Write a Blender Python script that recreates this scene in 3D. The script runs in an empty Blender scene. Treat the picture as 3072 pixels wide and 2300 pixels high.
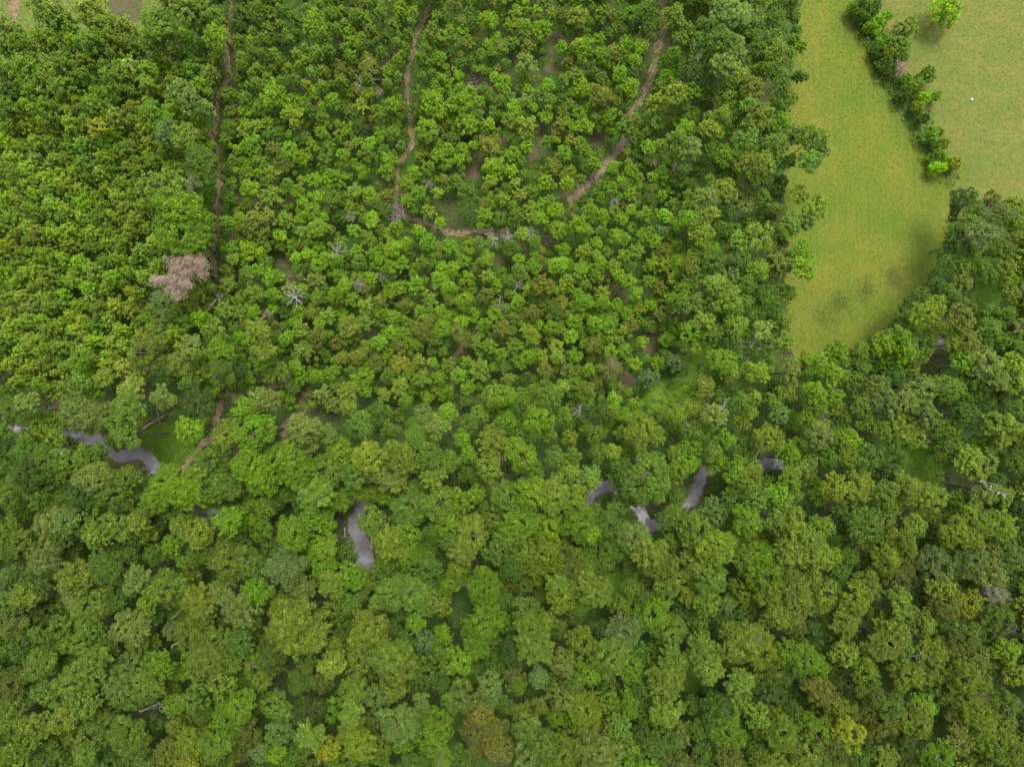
import bpy, math, random
import numpy as np
from mathutils import Vector
from mathutils.geometry import delaunay_2d_cdt

SC = bpy.context.scene
COL = SC.collection
rng = np.random.default_rng(7)
random.seed(7)

# ------------------------------------------------------------------ camera
CAM_H, LENS, TILT = 120.0, 25.0, math.radians(1.5)
cd = bpy.data.cameras.new('camera')
cd.lens, cd.sensor_width, cd.clip_end = LENS, 36.0, 6000.0
cam = bpy.data.objects.new('camera', cd)
cam.location = (0, 0, CAM_H)
cam.rotation_euler = (TILT, 0, 0)
COL.objects.link(cam)
SC.camera = cam

# ------------------------------------------------------------------ sky and sun (thin overcast, sun high)
SUN_EL, SUN_ROT = 68.0, 20.0
w = bpy.data.worlds.new('World')
SC.world = w
w.use_nodes = True
nt = w.node_tree
nt.nodes.clear()
sky = nt.nodes.new('ShaderNodeTexSky')
sky.sky_type = 'NISHITA'
sky.sun_disc = False
sky.sun_elevation = math.radians(SUN_EL)
sky.sun_rotation = math.radians(SUN_ROT)
sky.air_density, sky.dust_density, sky.ozone_density = 1.0, 3.0, 1.0
bw = nt.nodes.new('ShaderNodeRGBToBW')
mx = nt.nodes.new('ShaderNodeMix')
mx.data_type = 'RGBA'
mx.inputs[0].default_value = 0.72          # cloud: most of the blue is washed out
bg = nt.nodes.new('ShaderNodeBackground')
bg.inputs[1].default_value = 0.15
wo = nt.nodes.new('ShaderNodeOutputWorld')
nt.links.new(sky.outputs[0], bw.inputs[0])
nt.links.new(sky.outputs[0], mx.inputs[6])
nt.links.new(bw.outputs[0], mx.inputs[7])
nt.links.new(mx.outputs[2], bg.inputs[0])
nt.links.new(bg.outputs[0], wo.inputs[0])
sd = bpy.data.lights.new('sun', 'SUN')
sd.energy, sd.angle, sd.color = 1.15, math.radians(22), (1.0, 0.95, 0.86)
sun = bpy.data.objects.new('sun', sd)
sun.rotation_euler = (math.radians(90 - SUN_EL), 0, math.radians(180 - SUN_ROT))
COL.objects.link(sun)

SC.view_settings.view_transform = 'Standard'
SC.view_settings.look = 'None'
SC.view_settings.exposure = 1.68
SC.view_settings.gamma = 1.0
SC.view_settings.use_curve_mapping = False
SC.render.engine = 'CYCLES'
cy = SC.cycles
cy.max_bounces, cy.diffuse_bounces, cy.glossy_bounces = 5, 3, 2
cy.transmission_bounces, cy.transparent_max_bounces = 3, 4
cy.use_denoising = True
cy.use_adaptive_sampling = False


# ------------------------------------------------------------------ helpers
def at(px, py, z=0.0):
    """Point at height z under the photograph's pixel (3072 x 2300)."""
    u = (px - 1536.0) / 3072.0 * 36.0 / LENS
    v = -(py - 1150.0) / 3072.0 * 36.0 / LENS
    c, s = math.cos(TILT), math.sin(TILT)
    t = (CAM_H - z) / (c - v * s)
    return np.array((u * t, (v * c + s) * t, z))


def M_PER_PX(z=0.0):
    return (CAM_H - z) * 36.0 / LENS / 3072.0


def tag(o, label=None, cat=None, group=None, kind=None):
    if label: o['label'] = label
    if cat: o['category'] = cat
    if group: o['group'] = group
    if kind: o['kind'] = kind
    return o


def mesh_from(name, V, F, mat, col=None, smooth=False):
    """V (n,3); F (m,k) faces of one size; col (m,3) a colour per face."""
    V = np.asarray(V, np.float32).reshape(-1, 3)
    F = np.asarray(F, np.int32)
    k = F.shape[1]
    me = bpy.data.meshes.new(name)
    me.vertices.add(len(V))
    me.vertices.foreach_set('co', V.ravel())
    me.loops.add(F.size)
    me.loops.foreach_set('vertex_index', F.ravel())
    me.polygons.add(len(F))
    me.polygons.foreach_set('loop_start', np.arange(0, F.size, k, dtype=np.int32))
    me.polygons.foreach_set('use_smooth', np.full(len(F), smooth, dtype=bool))
    me.update(calc_edges=True)
    if col is not None:
        at_ = me.color_attributes.new('tint', 'FLOAT_COLOR', 'CORNER')
        c4 = np.ones((len(F), k, 4), np.float32)
        c4[:, :, :3] = np.asarray(col, np.float32)[:, None, :]
        at_.data.foreach_set('color', c4.ravel())
    if mat: me.materials.append(mat)
    return me


def obj(name, me, parent=None, loc=None):
    o = bpy.data.objects.new(name, me)
    COL.objects.link(o)
    if parent: o.parent = parent
    if loc is not None: o.location = loc
    return o


def empty(name, loc, rz=0.0):
    o = bpy.data.objects.new(name, None)
    o.empty_display_size = 0.3
    COL.objects.link(o)
    o.location = loc
    o.rotation_euler = (0, 0, rz)
    return o


def unit(a):
    return a / np.maximum(np.linalg.norm(a, axis=-1, keepdims=True), 1e-9)


def leaves(C, N, L, W, fold=0.25, along=None):
    """Rhombus leaves: centres C, normals N, length L, width W -> V, F."""
    n = len(C)
    N = unit(N)
    R = rng.normal(size=(n, 3)) if along is None else along + 0.25 * rng.normal(size=(n, 3))
    T = unit(R - N * (R * N).sum(1, keepdims=True))
    B = np.cross(N, T)
    L = np.broadcast_to(L, (n,))[:, None]
    W = np.broadcast_to(W, (n,))[:, None]
    V = np.stack([C - T * L * .5, C + B * W * .5 + N * W * fold, C + T * L * .5, C - B * W * .5 + N * W * fold], 1)
    return V.reshape(-1, 3), np.arange(4 * n).reshape(n, 4)


class Tubes:
    """Tapered tubes gathered into one mesh."""
    def __init__(s, sides=5): s.V, s.F, s.n, s.sides = [], [], 0, sides

    def add(s, P, R):
        P = np.asarray(P, float); R = np.asarray(R, float)
        k = s.sides
        d = unit(np.gradient(P, axis=0))
        ref = np.array([0.31, 0.17, 0.93]) if abs(d[0][2]) < .9 else np.array([1., .1, 0])
        a = unit(np.cross(d, ref)); b = np.cross(d, a)
        t = np.arange(k) / k * 2 * math.pi
        ring = P[:, None, :] + R[:, None, None] * (np.cos(t)[None, :, None] * a[:, None, :] + np.sin(t)[None, :, None] * b[:, None, :])
        m = len(P)
        s.V.append(ring.reshape(-1, 3))
        for i in range(m - 1):
            for j in range(k):
                q = (j + 1) % k
                s.F.append((s.n + i * k + j, s.n + i * k + q, s.n + (i + 1) * k + q, s.n + (i + 1) * k + j))
        s.n += m * k

    def mesh(s, name, mat, smooth=True):
        return mesh_from(name, np.concatenate(s.V), np.array(s.F), mat, smooth=smooth)


# ------------------------------------------------------------------ materials
def new_mat(name):
    m = bpy.data.materials.new(name)
    m.use_nodes = True
    n = m.node_tree
    n.nodes.clear()
    out = n.nodes.new('ShaderNodeOutputMaterial')
    return m, n, out


def noise(n, scale, detail=4, rough=.55, vec=None, dist=0.0):
    t = n.nodes.new('ShaderNodeTexNoise')
    t.inputs['Scale'].default_value = scale
    t.inputs['Detail'].default_value = detail
    t.inputs['Roughness'].default_value = rough
    t.inputs['Distortion'].default_value = dist
    if vec is not None: n.links.new(vec, t.inputs['Vector'])
    return t.outputs['Fac']


def ramp(n, fac, stops):
    r = n.nodes.new('ShaderNodeValToRGB')
    e = r.color_ramp.elements
    while len(e) < len(stops): e.new(0.5)
    for i, (p, c) in enumerate(stops):
        e[i].position = p
        e[i].color = (*c, 1) if len(c) == 3 else c
    n.links.new(fac, r.inputs[0])
    return r.outputs[0]


def mixc(n, fac, a, b, mode='MIX'):
    m = n.nodes.new('ShaderNodeMix')
    m.data_type = 'RGBA'
    m.blend_type = mode
    for i, x in ((0, fac), (6, a), (7, b)):
        if isinstance(x, (int, float)): m.inputs[i].default_value = x
        elif isinstance(x, tuple): m.inputs[i].default_value = (*x, 1)
        else: n.links.new(x, m.inputs[i])
    return m.outputs[2]


def coords(n, sx=1, sy=1, sz=1, rz=0):
    g = n.nodes.new('ShaderNodeNewGeometry')
    m = n.nodes.new('ShaderNodeMapping')
    m.inputs['Scale'].default_value = (sx, sy, sz)
    m.inputs['Rotation'].default_value = (0, 0, rz)
    n.links.new(g.outputs['Position'], m.inputs['Vector'])
    return m.outputs['Vector']


def surf(name, colour_fn, rough=.9, bump=0.0, bump_scale=6.0, spec=.2):
    m, n, out = new_mat(name)
    p = n.nodes.new('ShaderNodeBsdfPrincipled')
    p.inputs['Roughness'].default_value = rough
    p.inputs['Specular IOR Level'].default_value = spec
    c = colour_fn(n)
    n.links.new(c, p.inputs['Base Color'])
    if bump:
        b = n.nodes.new('ShaderNodeBump')
        b.inputs['Strength'].default_value = bump
        b.inputs['Distance'].default_value = .12
        n.links.new(noise(n, bump_scale, 6, .65, coords(n)), b.inputs['Height'])
        n.links.new(b.outputs[0], p.inputs['Normal'])
    n.links.new(p.outputs[0], out.inputs[0])
    return m


def leaf_material():
    m, n, out = new_mat('leaf')
    oi = n.nodes.new('ShaderNodeObjectInfo')
    a = n.nodes.new('ShaderNodeAttribute')
    a.attribute_name = 'tint'
    c = mixc(n, 1.0, oi.outputs['Color'], a.outputs['Color'], 'MULTIPLY')
    p = n.nodes.new('ShaderNodeBsdfPrincipled')
    p.inputs['Roughness'].default_value = .55
    p.inputs['Specular IOR Level'].default_value = .22
    n.links.new(c, p.inputs['Base Color'])
    t = n.nodes.new('ShaderNodeBsdfTranslucent')
    n.links.new(mixc(n, 1.0, c, (1.05, 1.02, .5), 'MULTIPLY'), t.inputs[0])
    x = n.nodes.new('ShaderNodeMixShader')
    x.inputs[0].default_value = .38
    n.links.new(p.outputs[0], x.inputs[1])
    n.links.new(t.outputs[0], x.inputs[2])
    n.links.new(x.outputs[0], out.inputs[0])
    return m


LEAF = leaf_material()
BARK = surf('bark', lambda n: ramp(n, noise(n, 5, 5, .6, coords(n)), [(.3, (.10, .08, .06)), (.7, (.20, .17, .14))]), .9, .5, 14)
DEADWOOD = surf('dead_wood', lambda n: ramp(n, noise(n, 3, 5, .6, coords(n)), [(.25, (.20, .175, .15)), (.75, (.40, .375, .34))]), .85, .3, 10)
BROWNWOOD = surf('brown_dead_wood', lambda n: ramp(n, noise(n, 3, 5, .6, coords(n)), [(.25, (.17, .12, .09)), (.75, (.33, .26, .21))]), .85, .3, 10)


def floor_col(n):
    v = coords(n)
    a = ramp(n, noise(n, .9, 6, .65, v), [(.3, (.036, .028, .018)), (.55, (.06, .045, .028)), (.75, (.085, .062, .04))])
    g = ramp(n, noise(n, 3.1, 5, .65, v), [(.3, (.02, .045, .008)), (.7, (.05, .10, .014))])
    c = mixc(n, ramp(n, noise(n, .16, 5, .6, v), [(.34, (0, 0, 0)), (.52, (1, 1, 1))]), a, g)
    sp = n.nodes.new('ShaderNodeSeparateXYZ')
    n.links.new(v, sp.inputs[0])
    mr = n.nodes.new('ShaderNodeMapRange')
    mr.inputs[1].default_value, mr.inputs[2].default_value = -.05, -.32
    n.links.new(sp.outputs[2], mr.inputs[0])
    mud = ramp(n, noise(n, 2.2, 5, .6, v), [(.3, (.05, .036, .024)), (.7, (.12, .085, .055))])
    return mixc(n, mr.outputs[0], c, mud)


FLOOR = surf('forest_floor', floor_col, .95, .6, 5)


def meadow_col(n):
    v = coords(n)
    a = ramp(n, noise(n, 1.3, 6, .62, coords(n, 2.2, .7, 1, .10)), [(.25, (.080, .106, .010)), (.5, (.095, .117, .013)), (.75, (.114, .127, .018))])
    b = ramp(n, noise(n, .11, 5, .6, v), [(.33, (.72, .95, .76)), (.67, (1.22, 1.03, 1.15))])
    c = mixc(n, 1.0, a, b, 'MULTIPLY')
    s_ = ramp(n, noise(n, .55, 4, .55, coords(n, 2.6, .16, 1, .14)), [(.36, (.88, .95, .85)), (.64, (1.08, 1.02, 1.1))])   # mowing swaths
    c = mixc(n, 1.0, c, s_, 'MULTIPLY')
    d = ramp(n, noise(n, .35, 6, .7, v), [(.60, (0, 0, 0)), (.80, (.22, .22, .22))])
    return mixc(n, d, c, (.075, .105, .018))


def pasture_col(n):
    v = coords(n)
    a = ramp(n, noise(n, .9, 7, .66, v), [(.28, (.080, .101, .017)), (.5, (.101, .116, .023)), (.74, (.124, .128, .034))])
    b = ramp(n, noise(n, .13, 5, .65, coords(n, 1, 2.2, 1, .5)), [(.3, (.70, .95, .66)), (.7, (1.26, 1.02, 1.2))])
    c = mixc(n, 1.0, a, b, 'MULTIPLY')
    d = ramp(n, noise(n, 1.5, 4, .6, v), [(.60, (0, 0, 0)), (.70, (.6, .6, .6))])
    e = ramp(n, noise(n, .10, 3, .5, v), [(.42, (0, 0, 0)), (.60, (1, 1, 1))])
    c = mixc(n, mixc(n, 1.0, d, e, 'MULTIPLY'), c, (.062, .092, .018))
    w_ = ramp(n, noise(n, .22, 5, .65, v), [(.60, (0, 0, 0)), (.76, (.55, .55, .55))])
    return mixc(n, w_, c, (.175, .150, .065))


def lawn_col(n):
    v = coords(n)
    a = ramp(n, noise(n, 1.3, 6, .7, v), [(.3, (.055, .09, .012)), (.7, (.12, .15, .03))])
    return mixc(n, ramp(n, noise(n, .25, 4, .6, v), [(.55, (0, 0, 0)), (.75, (.6, .6, .6))]), a, (.12, .075, .04))


def glade_col(n):
    v = coords(n)
    a = ramp(n, noise(n, 2.2, 7, .7, v), [(.3, (.052, .120, .009)), (.7, (.105, .180, .015))])
    return mixc(n, ramp(n, noise(n, .35, 5, .6, v), [(.60, (0, 0, 0)), (.78, (.6, .6, .6))]), a, (.12, .11, .035))


def track_col(n):
    v = coords(n)
    a = ramp(n, noise(n, 1.4, 7, .7, v), [(.25, (.095, .064, .034)), (.5, (.165, .117, .066)), (.75, (.25, .19, .12))])
    return mixc(n, ramp(n, noise(n, .5, 5, .65, v), [(.47, (0, 0, 0)), (.62, (.85, .85, .85))]), a, (.060, .070, .018))


def soil_col(n):
    v = coords(n)
    a = ramp(n, noise(n, 1.2, 7, .7, v), [(.25, (.062, .043, .026)), (.75, (.13, .090, .056))])
    return mixc(n, ramp(n, noise(n, .6, 5, .65, v), [(.44, (0, 0, 0)), (.60, (.85, .85, .85))]), a, (.045, .075, .014))


MEADOW = surf('meadow_grass', meadow_col, .95, .25, 4)
PASTURE = surf('pasture_grass', pasture_col, .95, .25, 4)
LAWN = surf('lawn_grass', lawn_col, .95, .4, 4)
GLADE = surf('glade_grass', glade_col, .95, .6, 4)
TRACK = surf('track_clay', track_col, .95, .6, 4)
SOIL = surf('bare_clay', soil_col, .95, .6, 4)
WHEEL = surf('pressed_grass', lambda n: ramp(n, noise(n, 1.2, 5, .65, coords(n)), [(.3, (.104, .116, .022)), (.7, (.142, .142, .042))]), .95)
m_, n_, out_ = new_mat('creek_water')
p_ = n_.nodes.new('ShaderNodeBsdfPrincipled')
n_.links.new(ramp(n_, noise(n_, .35, 5, .6, coords(n_)), [(.35, (.112, .104, .106)), (.65, (.172, .163, .178))]), p_.inputs['Base Color'])  # murky sediment, plus the lavender of the reflected sky painted into the base
p_.inputs['Roughness'].default_value = .06
p_.inputs['IOR'].default_value = 1.9
b_ = n_.nodes.new('ShaderNodeBump')
b_.inputs['Strength'].default_value = .12
b_.inputs['Distance'].default_value = .05
n_.links.new(noise(n_, 2.5, 3, .5, coords(n_)), b_.inputs['Height'])
n_.links.new(b_.outputs[0], p_.inputs['Normal'])
n_.links.new(p_.outputs[0], out_.inputs[0])
WATER = m_

# ------------------------------------------------------------------ ground, creek, fields, tracks
CREEK = [(-260, 1260, 6), (-100, 1280, 6), (120, 1290, 8), (225, 1308, 17), (270, 1314, 19), (310, 1335, 15), (350, 1368, 13), (395, 1362, 15), (425, 1354, 17),
         (450, 1373, 17), (464, 1408, 14), (480, 1450, 11), (540, 1510, 13), (590, 1538, 17), (640, 1540, 17), (720, 1535, 12), (820, 1500, 12), (940, 1478, 12),
         (1040, 1488, 10), (1083, 1505, 10), (1082, 1530, 5), (1068, 1558, 17), (1070, 1585, 20), (1082, 1620, 19), (1094, 1655, 23), (1094, 1682, 22),
         (1125, 1712, 9), (1200, 1735, 12), (1350, 1750, 12), (1500, 1742, 12), (1640, 1700, 12), (1712, 1610, 12), (1752, 1515, 14), (1782, 1474, 16), (1822, 1458, 15),
         (1880, 1498, 13), (1926, 1538, 15), (1944, 1575, 15), (2000, 1560, 11), (2070, 1508, 15), (2095, 1455, 15), (2117, 1410, 12), (2200, 1414, 12),
         (2282, 1396, 16), (2330, 1390, 16), (2400, 1402, 11), (2462, 1370, 15), (2492, 1318, 12), (2480, 1260, 15), (2466, 1205, 12), (2560, 1110, 12),
         (2700, 1060, 16), (2772, 1046, 17), (2832, 1018, 17), (2880, 1000, 14), (2960, 990, 13), (3180, 955, 13), (3350, 940, 13)]
WZ = -0.45
ck = np.array([[*at(x, y, WZ)[:2], r * M_PER_PX(WZ)] for x, y, r in CREEK])


def catmull(P, k=8):
    P = np.asarray(P, float)
    Q = np.vstack([2 * P[0] - P[1], P, 2 * P[-1] - P[-2]])
    o = []
    for i in range(1, len(Q) - 2):
        t = np.linspace(0, 1, k, endpoint=False)[:, None]
        a, b, c, d = Q[i - 1], Q[i], Q[i + 1], Q[i + 2]
        o.append(.5 * (2 * b + (c - a) * t + (2 * a - 5 * b + 4 * c - d) * t ** 2 + (3 * b - a - 3 * c + d) * t ** 3))
    o.append(Q[-2][None])
    return np.concatenate(o)


CKS = catmull(ck, 9)
SEEN = [(225, 265, 34), (285, 1325, 40), (425, 1362, 60), (615, 1540, 45), (1080, 1600, 110), (1790, 1468, 40), (1932, 1555, 40), (2100, 1450, 60), (2300, 1393, 36), (2486, 1290, 50), (2828, 1020, 36)]
sw = np.array([at(x, y, WZ)[:2] for x, y, r in SEEN]); sr = np.array([r for *_, r in SEEN]) * M_PER_PX(WZ)
vis = (np.hypot(CKS[:, None, 0] - sw[None, :, 0], CKS[:, None, 1] - sw[None, :, 1]) < sr[None] * 1.15).any(1)
CKS[:, 2] *= np.where(vis, np.where(CKS[:, 0] > 5, .62, .78), .40)
CKS[:, 2] = np.maximum(np.convolve(np.pad(CKS[:, 2], 2, mode='edge'), np.ones(5) / 5, 'valid'), .22) * (1 + .18 * np.sin(np.arange(len(CKS)) * 1.7) * np.sin(np.arange(len(CKS)) * .61))


def creek_gap(X, Y):
    """Distance from the water's edge (negative on the water)."""
    out = np.full(X.shape, 1e3)
    near = np.where((np.abs(X) < 125) & (Y < 30) & (Y > -60))
    if len(near[0]):
        x, y = X[near], Y[near]
        best = np.full(x.shape, 1e3)
        for cx, cy_, cw in CKS:
            np.minimum(best, np.hypot(x - cx, y - cy_) - cw, out=best)
        out[near] = best
    return out


def ground_z(X, Y):
    d = creek_gap(X, Y)
    d = d + .22 * np.sin(X * 2.1 + Y) * np.sin(Y * 1.7 - X * .6) + .16 * np.sin(X * 4.3 - Y * 2.2) * np.sin(Y * 3.9 + X)
    t = np.clip((1.1 - d) / 1.7, 0, 1)
    return -1.1 * t * t * (3 - 2 * t)


def axis(lim, step, far):
    a = np.arange(0, lim + 1e-6, step)
    b = [a[-1]]
    g = step
    while b[-1] < far:
        g *= 1.35
        b.append(b[-1] + g)
    a = np.concatenate([a, b[1:]])
    return np.concatenate([-a[:0:-1], a])


gx, gy = axis(104, .5, 2500), axis(78, .5, 2500)
GX, GY = np.meshgrid(gx, gy)
GZ = ground_z(GX, GY)
nx_, ny_ = len(gx), len(gy)
I = np.arange(nx_ * ny_).reshape(ny_, nx_)
GF = np.stack([I[:-1, :-1], I[:-1, 1:], I[1:, 1:], I[1:, :-1]], -1).reshape(-1, 4)
tag(obj('ground', mesh_from('ground', np.stack([GX, GY, GZ], -1).reshape(-1, 3), GF, FLOOR, smooth=True)),
    'forest floor of leaf litter and moss under the trees', kind='structure')

# creek water: one level sheet that shows only where the bed is cut below it
WV = [(-118, -48, WZ), (118, -48, WZ), (118, 22, WZ), (-118, 22, WZ)]
tag(obj('creek_water', mesh_from('creek_water', WV, [(0, 1, 2, 3)], WATER)),
    'grey lavender water of the winding creek seen in gaps between the crowns', kind='structure')


def sheet(name, poly_px, mat, z, label, jit=.35, step=2.0, kind='structure'):
    P = np.array([at(x, y, 0)[:2] for x, y in poly_px])
    C = catmull(np.vstack([P, P[:1]]), 10)[:-1]
    C = C + rng.normal(size=C.shape) * jit * .5
    lo, hi = C.min(0), C.max(0)
    X, Y = np.meshgrid(np.arange(lo[0], hi[0], step), np.arange(lo[1], hi[1], step))
    Q = np.stack([X.ravel(), Y.ravel()], 1)
    Q = Q[inside(Q, C)]
    pts = [Vector(p) for p in np.vstack([C, Q])]
    n = len(C)
    v, e, f, *_ = delaunay_2d_cdt(pts, [], [list(range(n))], 1, 1e-5)
    V = np.array([(p.x, p.y, z) for p in v])
    o = obj(name, mesh_from(name, V, np.array([t for t in f if len(t) == 3]), mat))
    return tag(o, label, kind=kind)


def inside(Q, P):
    x, y = Q[:, 0], Q[:, 1]
    r = np.zeros(len(Q), bool)
    j = len(P) - 1
    for i in range(len(P)):
        xi, yi, xj, yj = *P[i], *P[j]
        c = ((yi > y) != (yj > y)) & (x < (xj - xi) * (y - yi) / (yj - yi + 1e-12) + xi)
        r ^= c
        j = i
    return r


MEADOW_PX = [(2430, -140), (2400, 60), (2370, 250), (2350, 400), (2350, 560), (2360, 700), (2350, 850), (2365, 960), (2370, 1040), (2400, 1075), (2470, 1062), (2560, 1040), (2650, 990),
             (2720, 900), (2790, 825), (2835, 720), (2858, 610), (2845, 550), (2800, 490), (2745, 415), (2690, 325), (2630, 225), (2592, 120), (2560, 10), (2545, -140)]
PASTURE_PX = [(2740, -140), (3000, -150), (3320, -140), (3330, 300), (3310, 640), (3150, 625), (3040, 610), (2940, 600), (2870, 590), (2836, 560), (2845, 515), (2790, 440), (2745, 330), (2705, 230),
              (2668, 150), (2640, 20)]
LAWN_PX = [(-160, -160), (180, -170), (560, -160), (470, 60), (420, 95), (330, 60), (230, 120), (150, 200), (40, 190), (-160, 200)]
sheet('meadow', MEADOW_PX, MEADOW, .030, 'long yellow green hay meadow narrowing to a point between woods and hedgerow')
sheet('pasture', PASTURE_PX, PASTURE, .045, 'pale dry pasture right of the hedgerow')
sheet('lawn', LAWN_PX, LAWN, .03, 'mown green lawn at the top left corner beyond the pines')
sheet('bare_soil', [(320, -60), (420, -60), (425, 30), (405, 62), (350, 55), (322, 10)], SOIL, .05, 'reddish bare earth at the upper edge beyond the tall pines')
sheet('bare_soil', [(1172, 612), (1200, 606), (1216, 640), (1206, 662), (1180, 664), (1168, 640)], TRACK, .05, 'pale trampled earth where the two tracks meet by the brush pile')
sheet('bare_soil', [(20, -20), (60, -20), (58, 30), (50, 66), (40, 68), (30, 40)], TRACK, .05, 'short strip of pale bare earth in the lawn corner')
sheet('bare_soil', [(60, -60), (190, -60), (180, 6), (90, 12)], SOIL, .05, 'reddish bare earth across the top of the lawn')


def z5(ox, oy, L):
    """Positions read from an enlarged ninth of the photograph -> photograph pixels."""
    return [(ox + x / 2.16, oy + y / 2.16) for x, y in L]


TRACKS = [
    ('dirt_track', 12, z5(1024, 0, [(600, -80), (570, 30), (545, 110), (485, 220), (470, 330), (430, 460), (425, 560), (430, 650), (450, 750), (455, 860), (460, 930), (410, 1010), (372, 1070),
                                    (360, 1140), (352, 1220), (350, 1340)]), 'narrow red dirt track running down from the top edge to the brush pile'),
    ('dirt_track', 13, z5(1024, 0, [(360, 1350), (400, 1400), (460, 1420), (560, 1452), (610, 1490), (700, 1510), (760, 1512), (850, 1500), (960, 1498), (1080, 1492)]),
     'pale dirt track from the brush pile to the two white dead trees'),
    ('dirt_track', 17, z5(1024, 0, [(2080, -60), (2082, 60), (2085, 200), (2052, 310), (2030, 420), (2000, 520), (1960, 620), (1910, 690), (1860, 752), (1856, 830), (1846, 900), (1795, 965),
                                    (1722, 1060), (1652, 1140), (1590, 1205), (1500, 1282), (1470, 1310)]), 'pale dirt track curving down from the top edge through the young trees'),
    ('dirt_track', 13, z5(0, 0, [(1500, -60), (1500, 60), (1490, 140), (1472, 320), (1480, 500), (1432, 590), (1408, 690), (1400, 800), (1375, 900), (1408, 970), (1400, 1060), (1420, 1150), (1412, 1280),
                                 (1415, 1400), (1400, 1530), (1380, 1640), (1400, 1800)]), 'straight red dirt track between the pines and the young trees'),
    ('dirt_track', 13, z5(0, 767, [(1900, 800), (1740, 860), (1650, 872), (1560, 902), (1455, 912), (1432, 960), (1402, 1060), (1372, 1170), (1282, 1250), (1222, 1330), (1178, 1390)]),
     'brown dirt track bending down past the grassy creek clearing'),
    ('dirt_track', 15, z5(0, 767, [(2010, 860), (1960, 920), (1960, 1000), (1890, 1060), (1830, 1120), (1850, 1220)]), 'short bare earth track in the gap right of the creek clearing'),
    ('dirt_track', 12, z5(1024, 767, [(900, 430), (840, 510), (770, 610), (725, 680), (725, 800), (730, 900), (880, 920), (960, 960), (1040, 1150), (1050, 1380)]),
     'broken dark dirt track through the middle of the young trees'),
]
for P, hwm in ((z5(2048, 0, [(1880, 830), (1960, 862), (2060, 880), (2160, 878), (2260, 850), (2380, 790)]), .16), (z5(2048, 0, [(1895, 800), (1970, 838), (2060, 856), (2160, 852), (2260, 824), (2380, 764)]), .14),
               (z5(2048, 0, [(2050, 990), (2130, 930), (2230, 880), (2360, 840)]), .15)):
    S = catmull(np.array([at(x, y, 0)[:2] for x, y in P]), 12)
    d = unit(np.gradient(S, axis=0)); nn = np.stack([-d[:, 1], d[:, 0]], 1); k = len(S)
    wv = hwm * (1 + .3 * rng.normal(size=(k, 1)))
    V = np.stack([np.column_stack([S - nn * wv, np.full(k, .056)]), np.column_stack([S + nn * wv, np.full(k, .056)])], 1).reshape(-1, 3)
    ii = np.arange(k - 1)[:, None] * 2
    tag(obj('wheel_track', mesh_from('wheel_track', V, ii + np.array([[0, 1, 3, 2]]), WHEEL)), 'faint paler wheel track curving across the pasture', kind='structure')
track_px = []
for nm, hwpx, P, lb in TRACKS:
    Pw = np.array([at(x, y, 0)[:2] for x, y in P])
    S = catmull(Pw, 10)
    d = unit(np.gradient(S, axis=0))
    nn = np.stack([-d[:, 1], d[:, 0]], 1)
    k = len(S)
    V = []
    ph = rng.uniform(0, 6)
    for j, s in enumerate((-1, -.45, 0, .45, 1)):
        wv = hwpx * .62 * M_PER_PX() * (1 + .22 * np.sin(np.arange(k) * .5 + ph) + .34 * rng.normal(size=k) * (abs(s) == 1))
        zz = .062 + (.05 if s == 0 else 0) - (.02 if abs(s) == .45 else 0)
        V.append(np.column_stack([S + nn * (wv * s)[:, None], np.full(k, zz)]))
    V = np.stack(V, 1)
    ii = np.arange(k - 1)[:, None] * 5
    F = np.concatenate([ii + np.array([[j, j + 1, j + 6, j + 5]]) for j in range(4)])
    tag(obj(nm, mesh_from(nm, V.reshape(-1, 3), F, TRACK)), lb, kind='structure')
    pp = catmull(np.array(P), 6)
    track_px += [(x, y, hwpx * .85) for x, y in pp]
# the stretch of the right-hand and middle tracks that crowns cover in the photograph stays free to be covered
track_px = [t for t in track_px if not (1380 < t[0] < 1530 and 1100 < t[1] < 1500)]

# gaps: (x, y, r, what) on the photograph
GLADES = [(505, 1330, 84, 1), (480, 1300, 60, 1), (1985, 1180, 50, 1), (2085, 1085, 36, 1), (2070, 1150, 40, 1), (2055, 1200, 40, 1), (2392, 1262, 34, 1), (2770, 1405, 60, 1), (2740, 1380, 45, 1), (2955, 878, 46, 1),
          (2807, 1087, 50, 1), (550, 1848, 36, 1), (722, 2057, 50, 1), (690, 2090, 36, 1), (1274, 1659, 34, 1), (1366, 1770, 34, 1), (1621, 1784, 36, 1), (1737, 1821, 34, 1), (1871, 1742, 40, 1), (1320, 2266, 34, 1),
          (2233, 1617, 44, 1), (2076, 1990, 36, 1), (2070, 2030, 34, 1), (1246, 1285, 34, 1), (1602, 1290, 30, 1), (1350, 628, 58, 0), (1400, 640, 40, 0), (2300, 1362, 26, 1),
          (2115, 1480, 20, 1), (1045, 1610, 34, 1), (2500, 1620, 24, 1), (390, 1400, 30, 1), (1520, 1720, 26, 1)]
SOILS = [(1655, 120, 40), (1427, 242, 36), (1222, 250, 26), (1621, 412, 24), (1603, 465, 24), (1790, 420, 40), (1418, 518, 34), (1660, 205, 40), (1845, 870, 30), (1870, 900, 26), (1495, 790, 22),
         (1560, 740, 20), (1960, 1010, 26), (1950, 1045, 30), (1880, 1140, 36), (1100, 1010, 20), (850, 790, 26), (870, 830, 22), (1510, 430, 20), (1700, 560, 40), (1640, 720, 26), (1440, 90, 26), (1990, 130, 26),
         (1560, 180, 26), (1440, 470, 22), (1580, 1120, 24), (1515, 1150, 22), (700, 590, 30), (760, 620, 26), (1020, 1230, 22), (1197, 1480, 18), (820, 1190, 24), (860, 1290, 26)]
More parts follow.
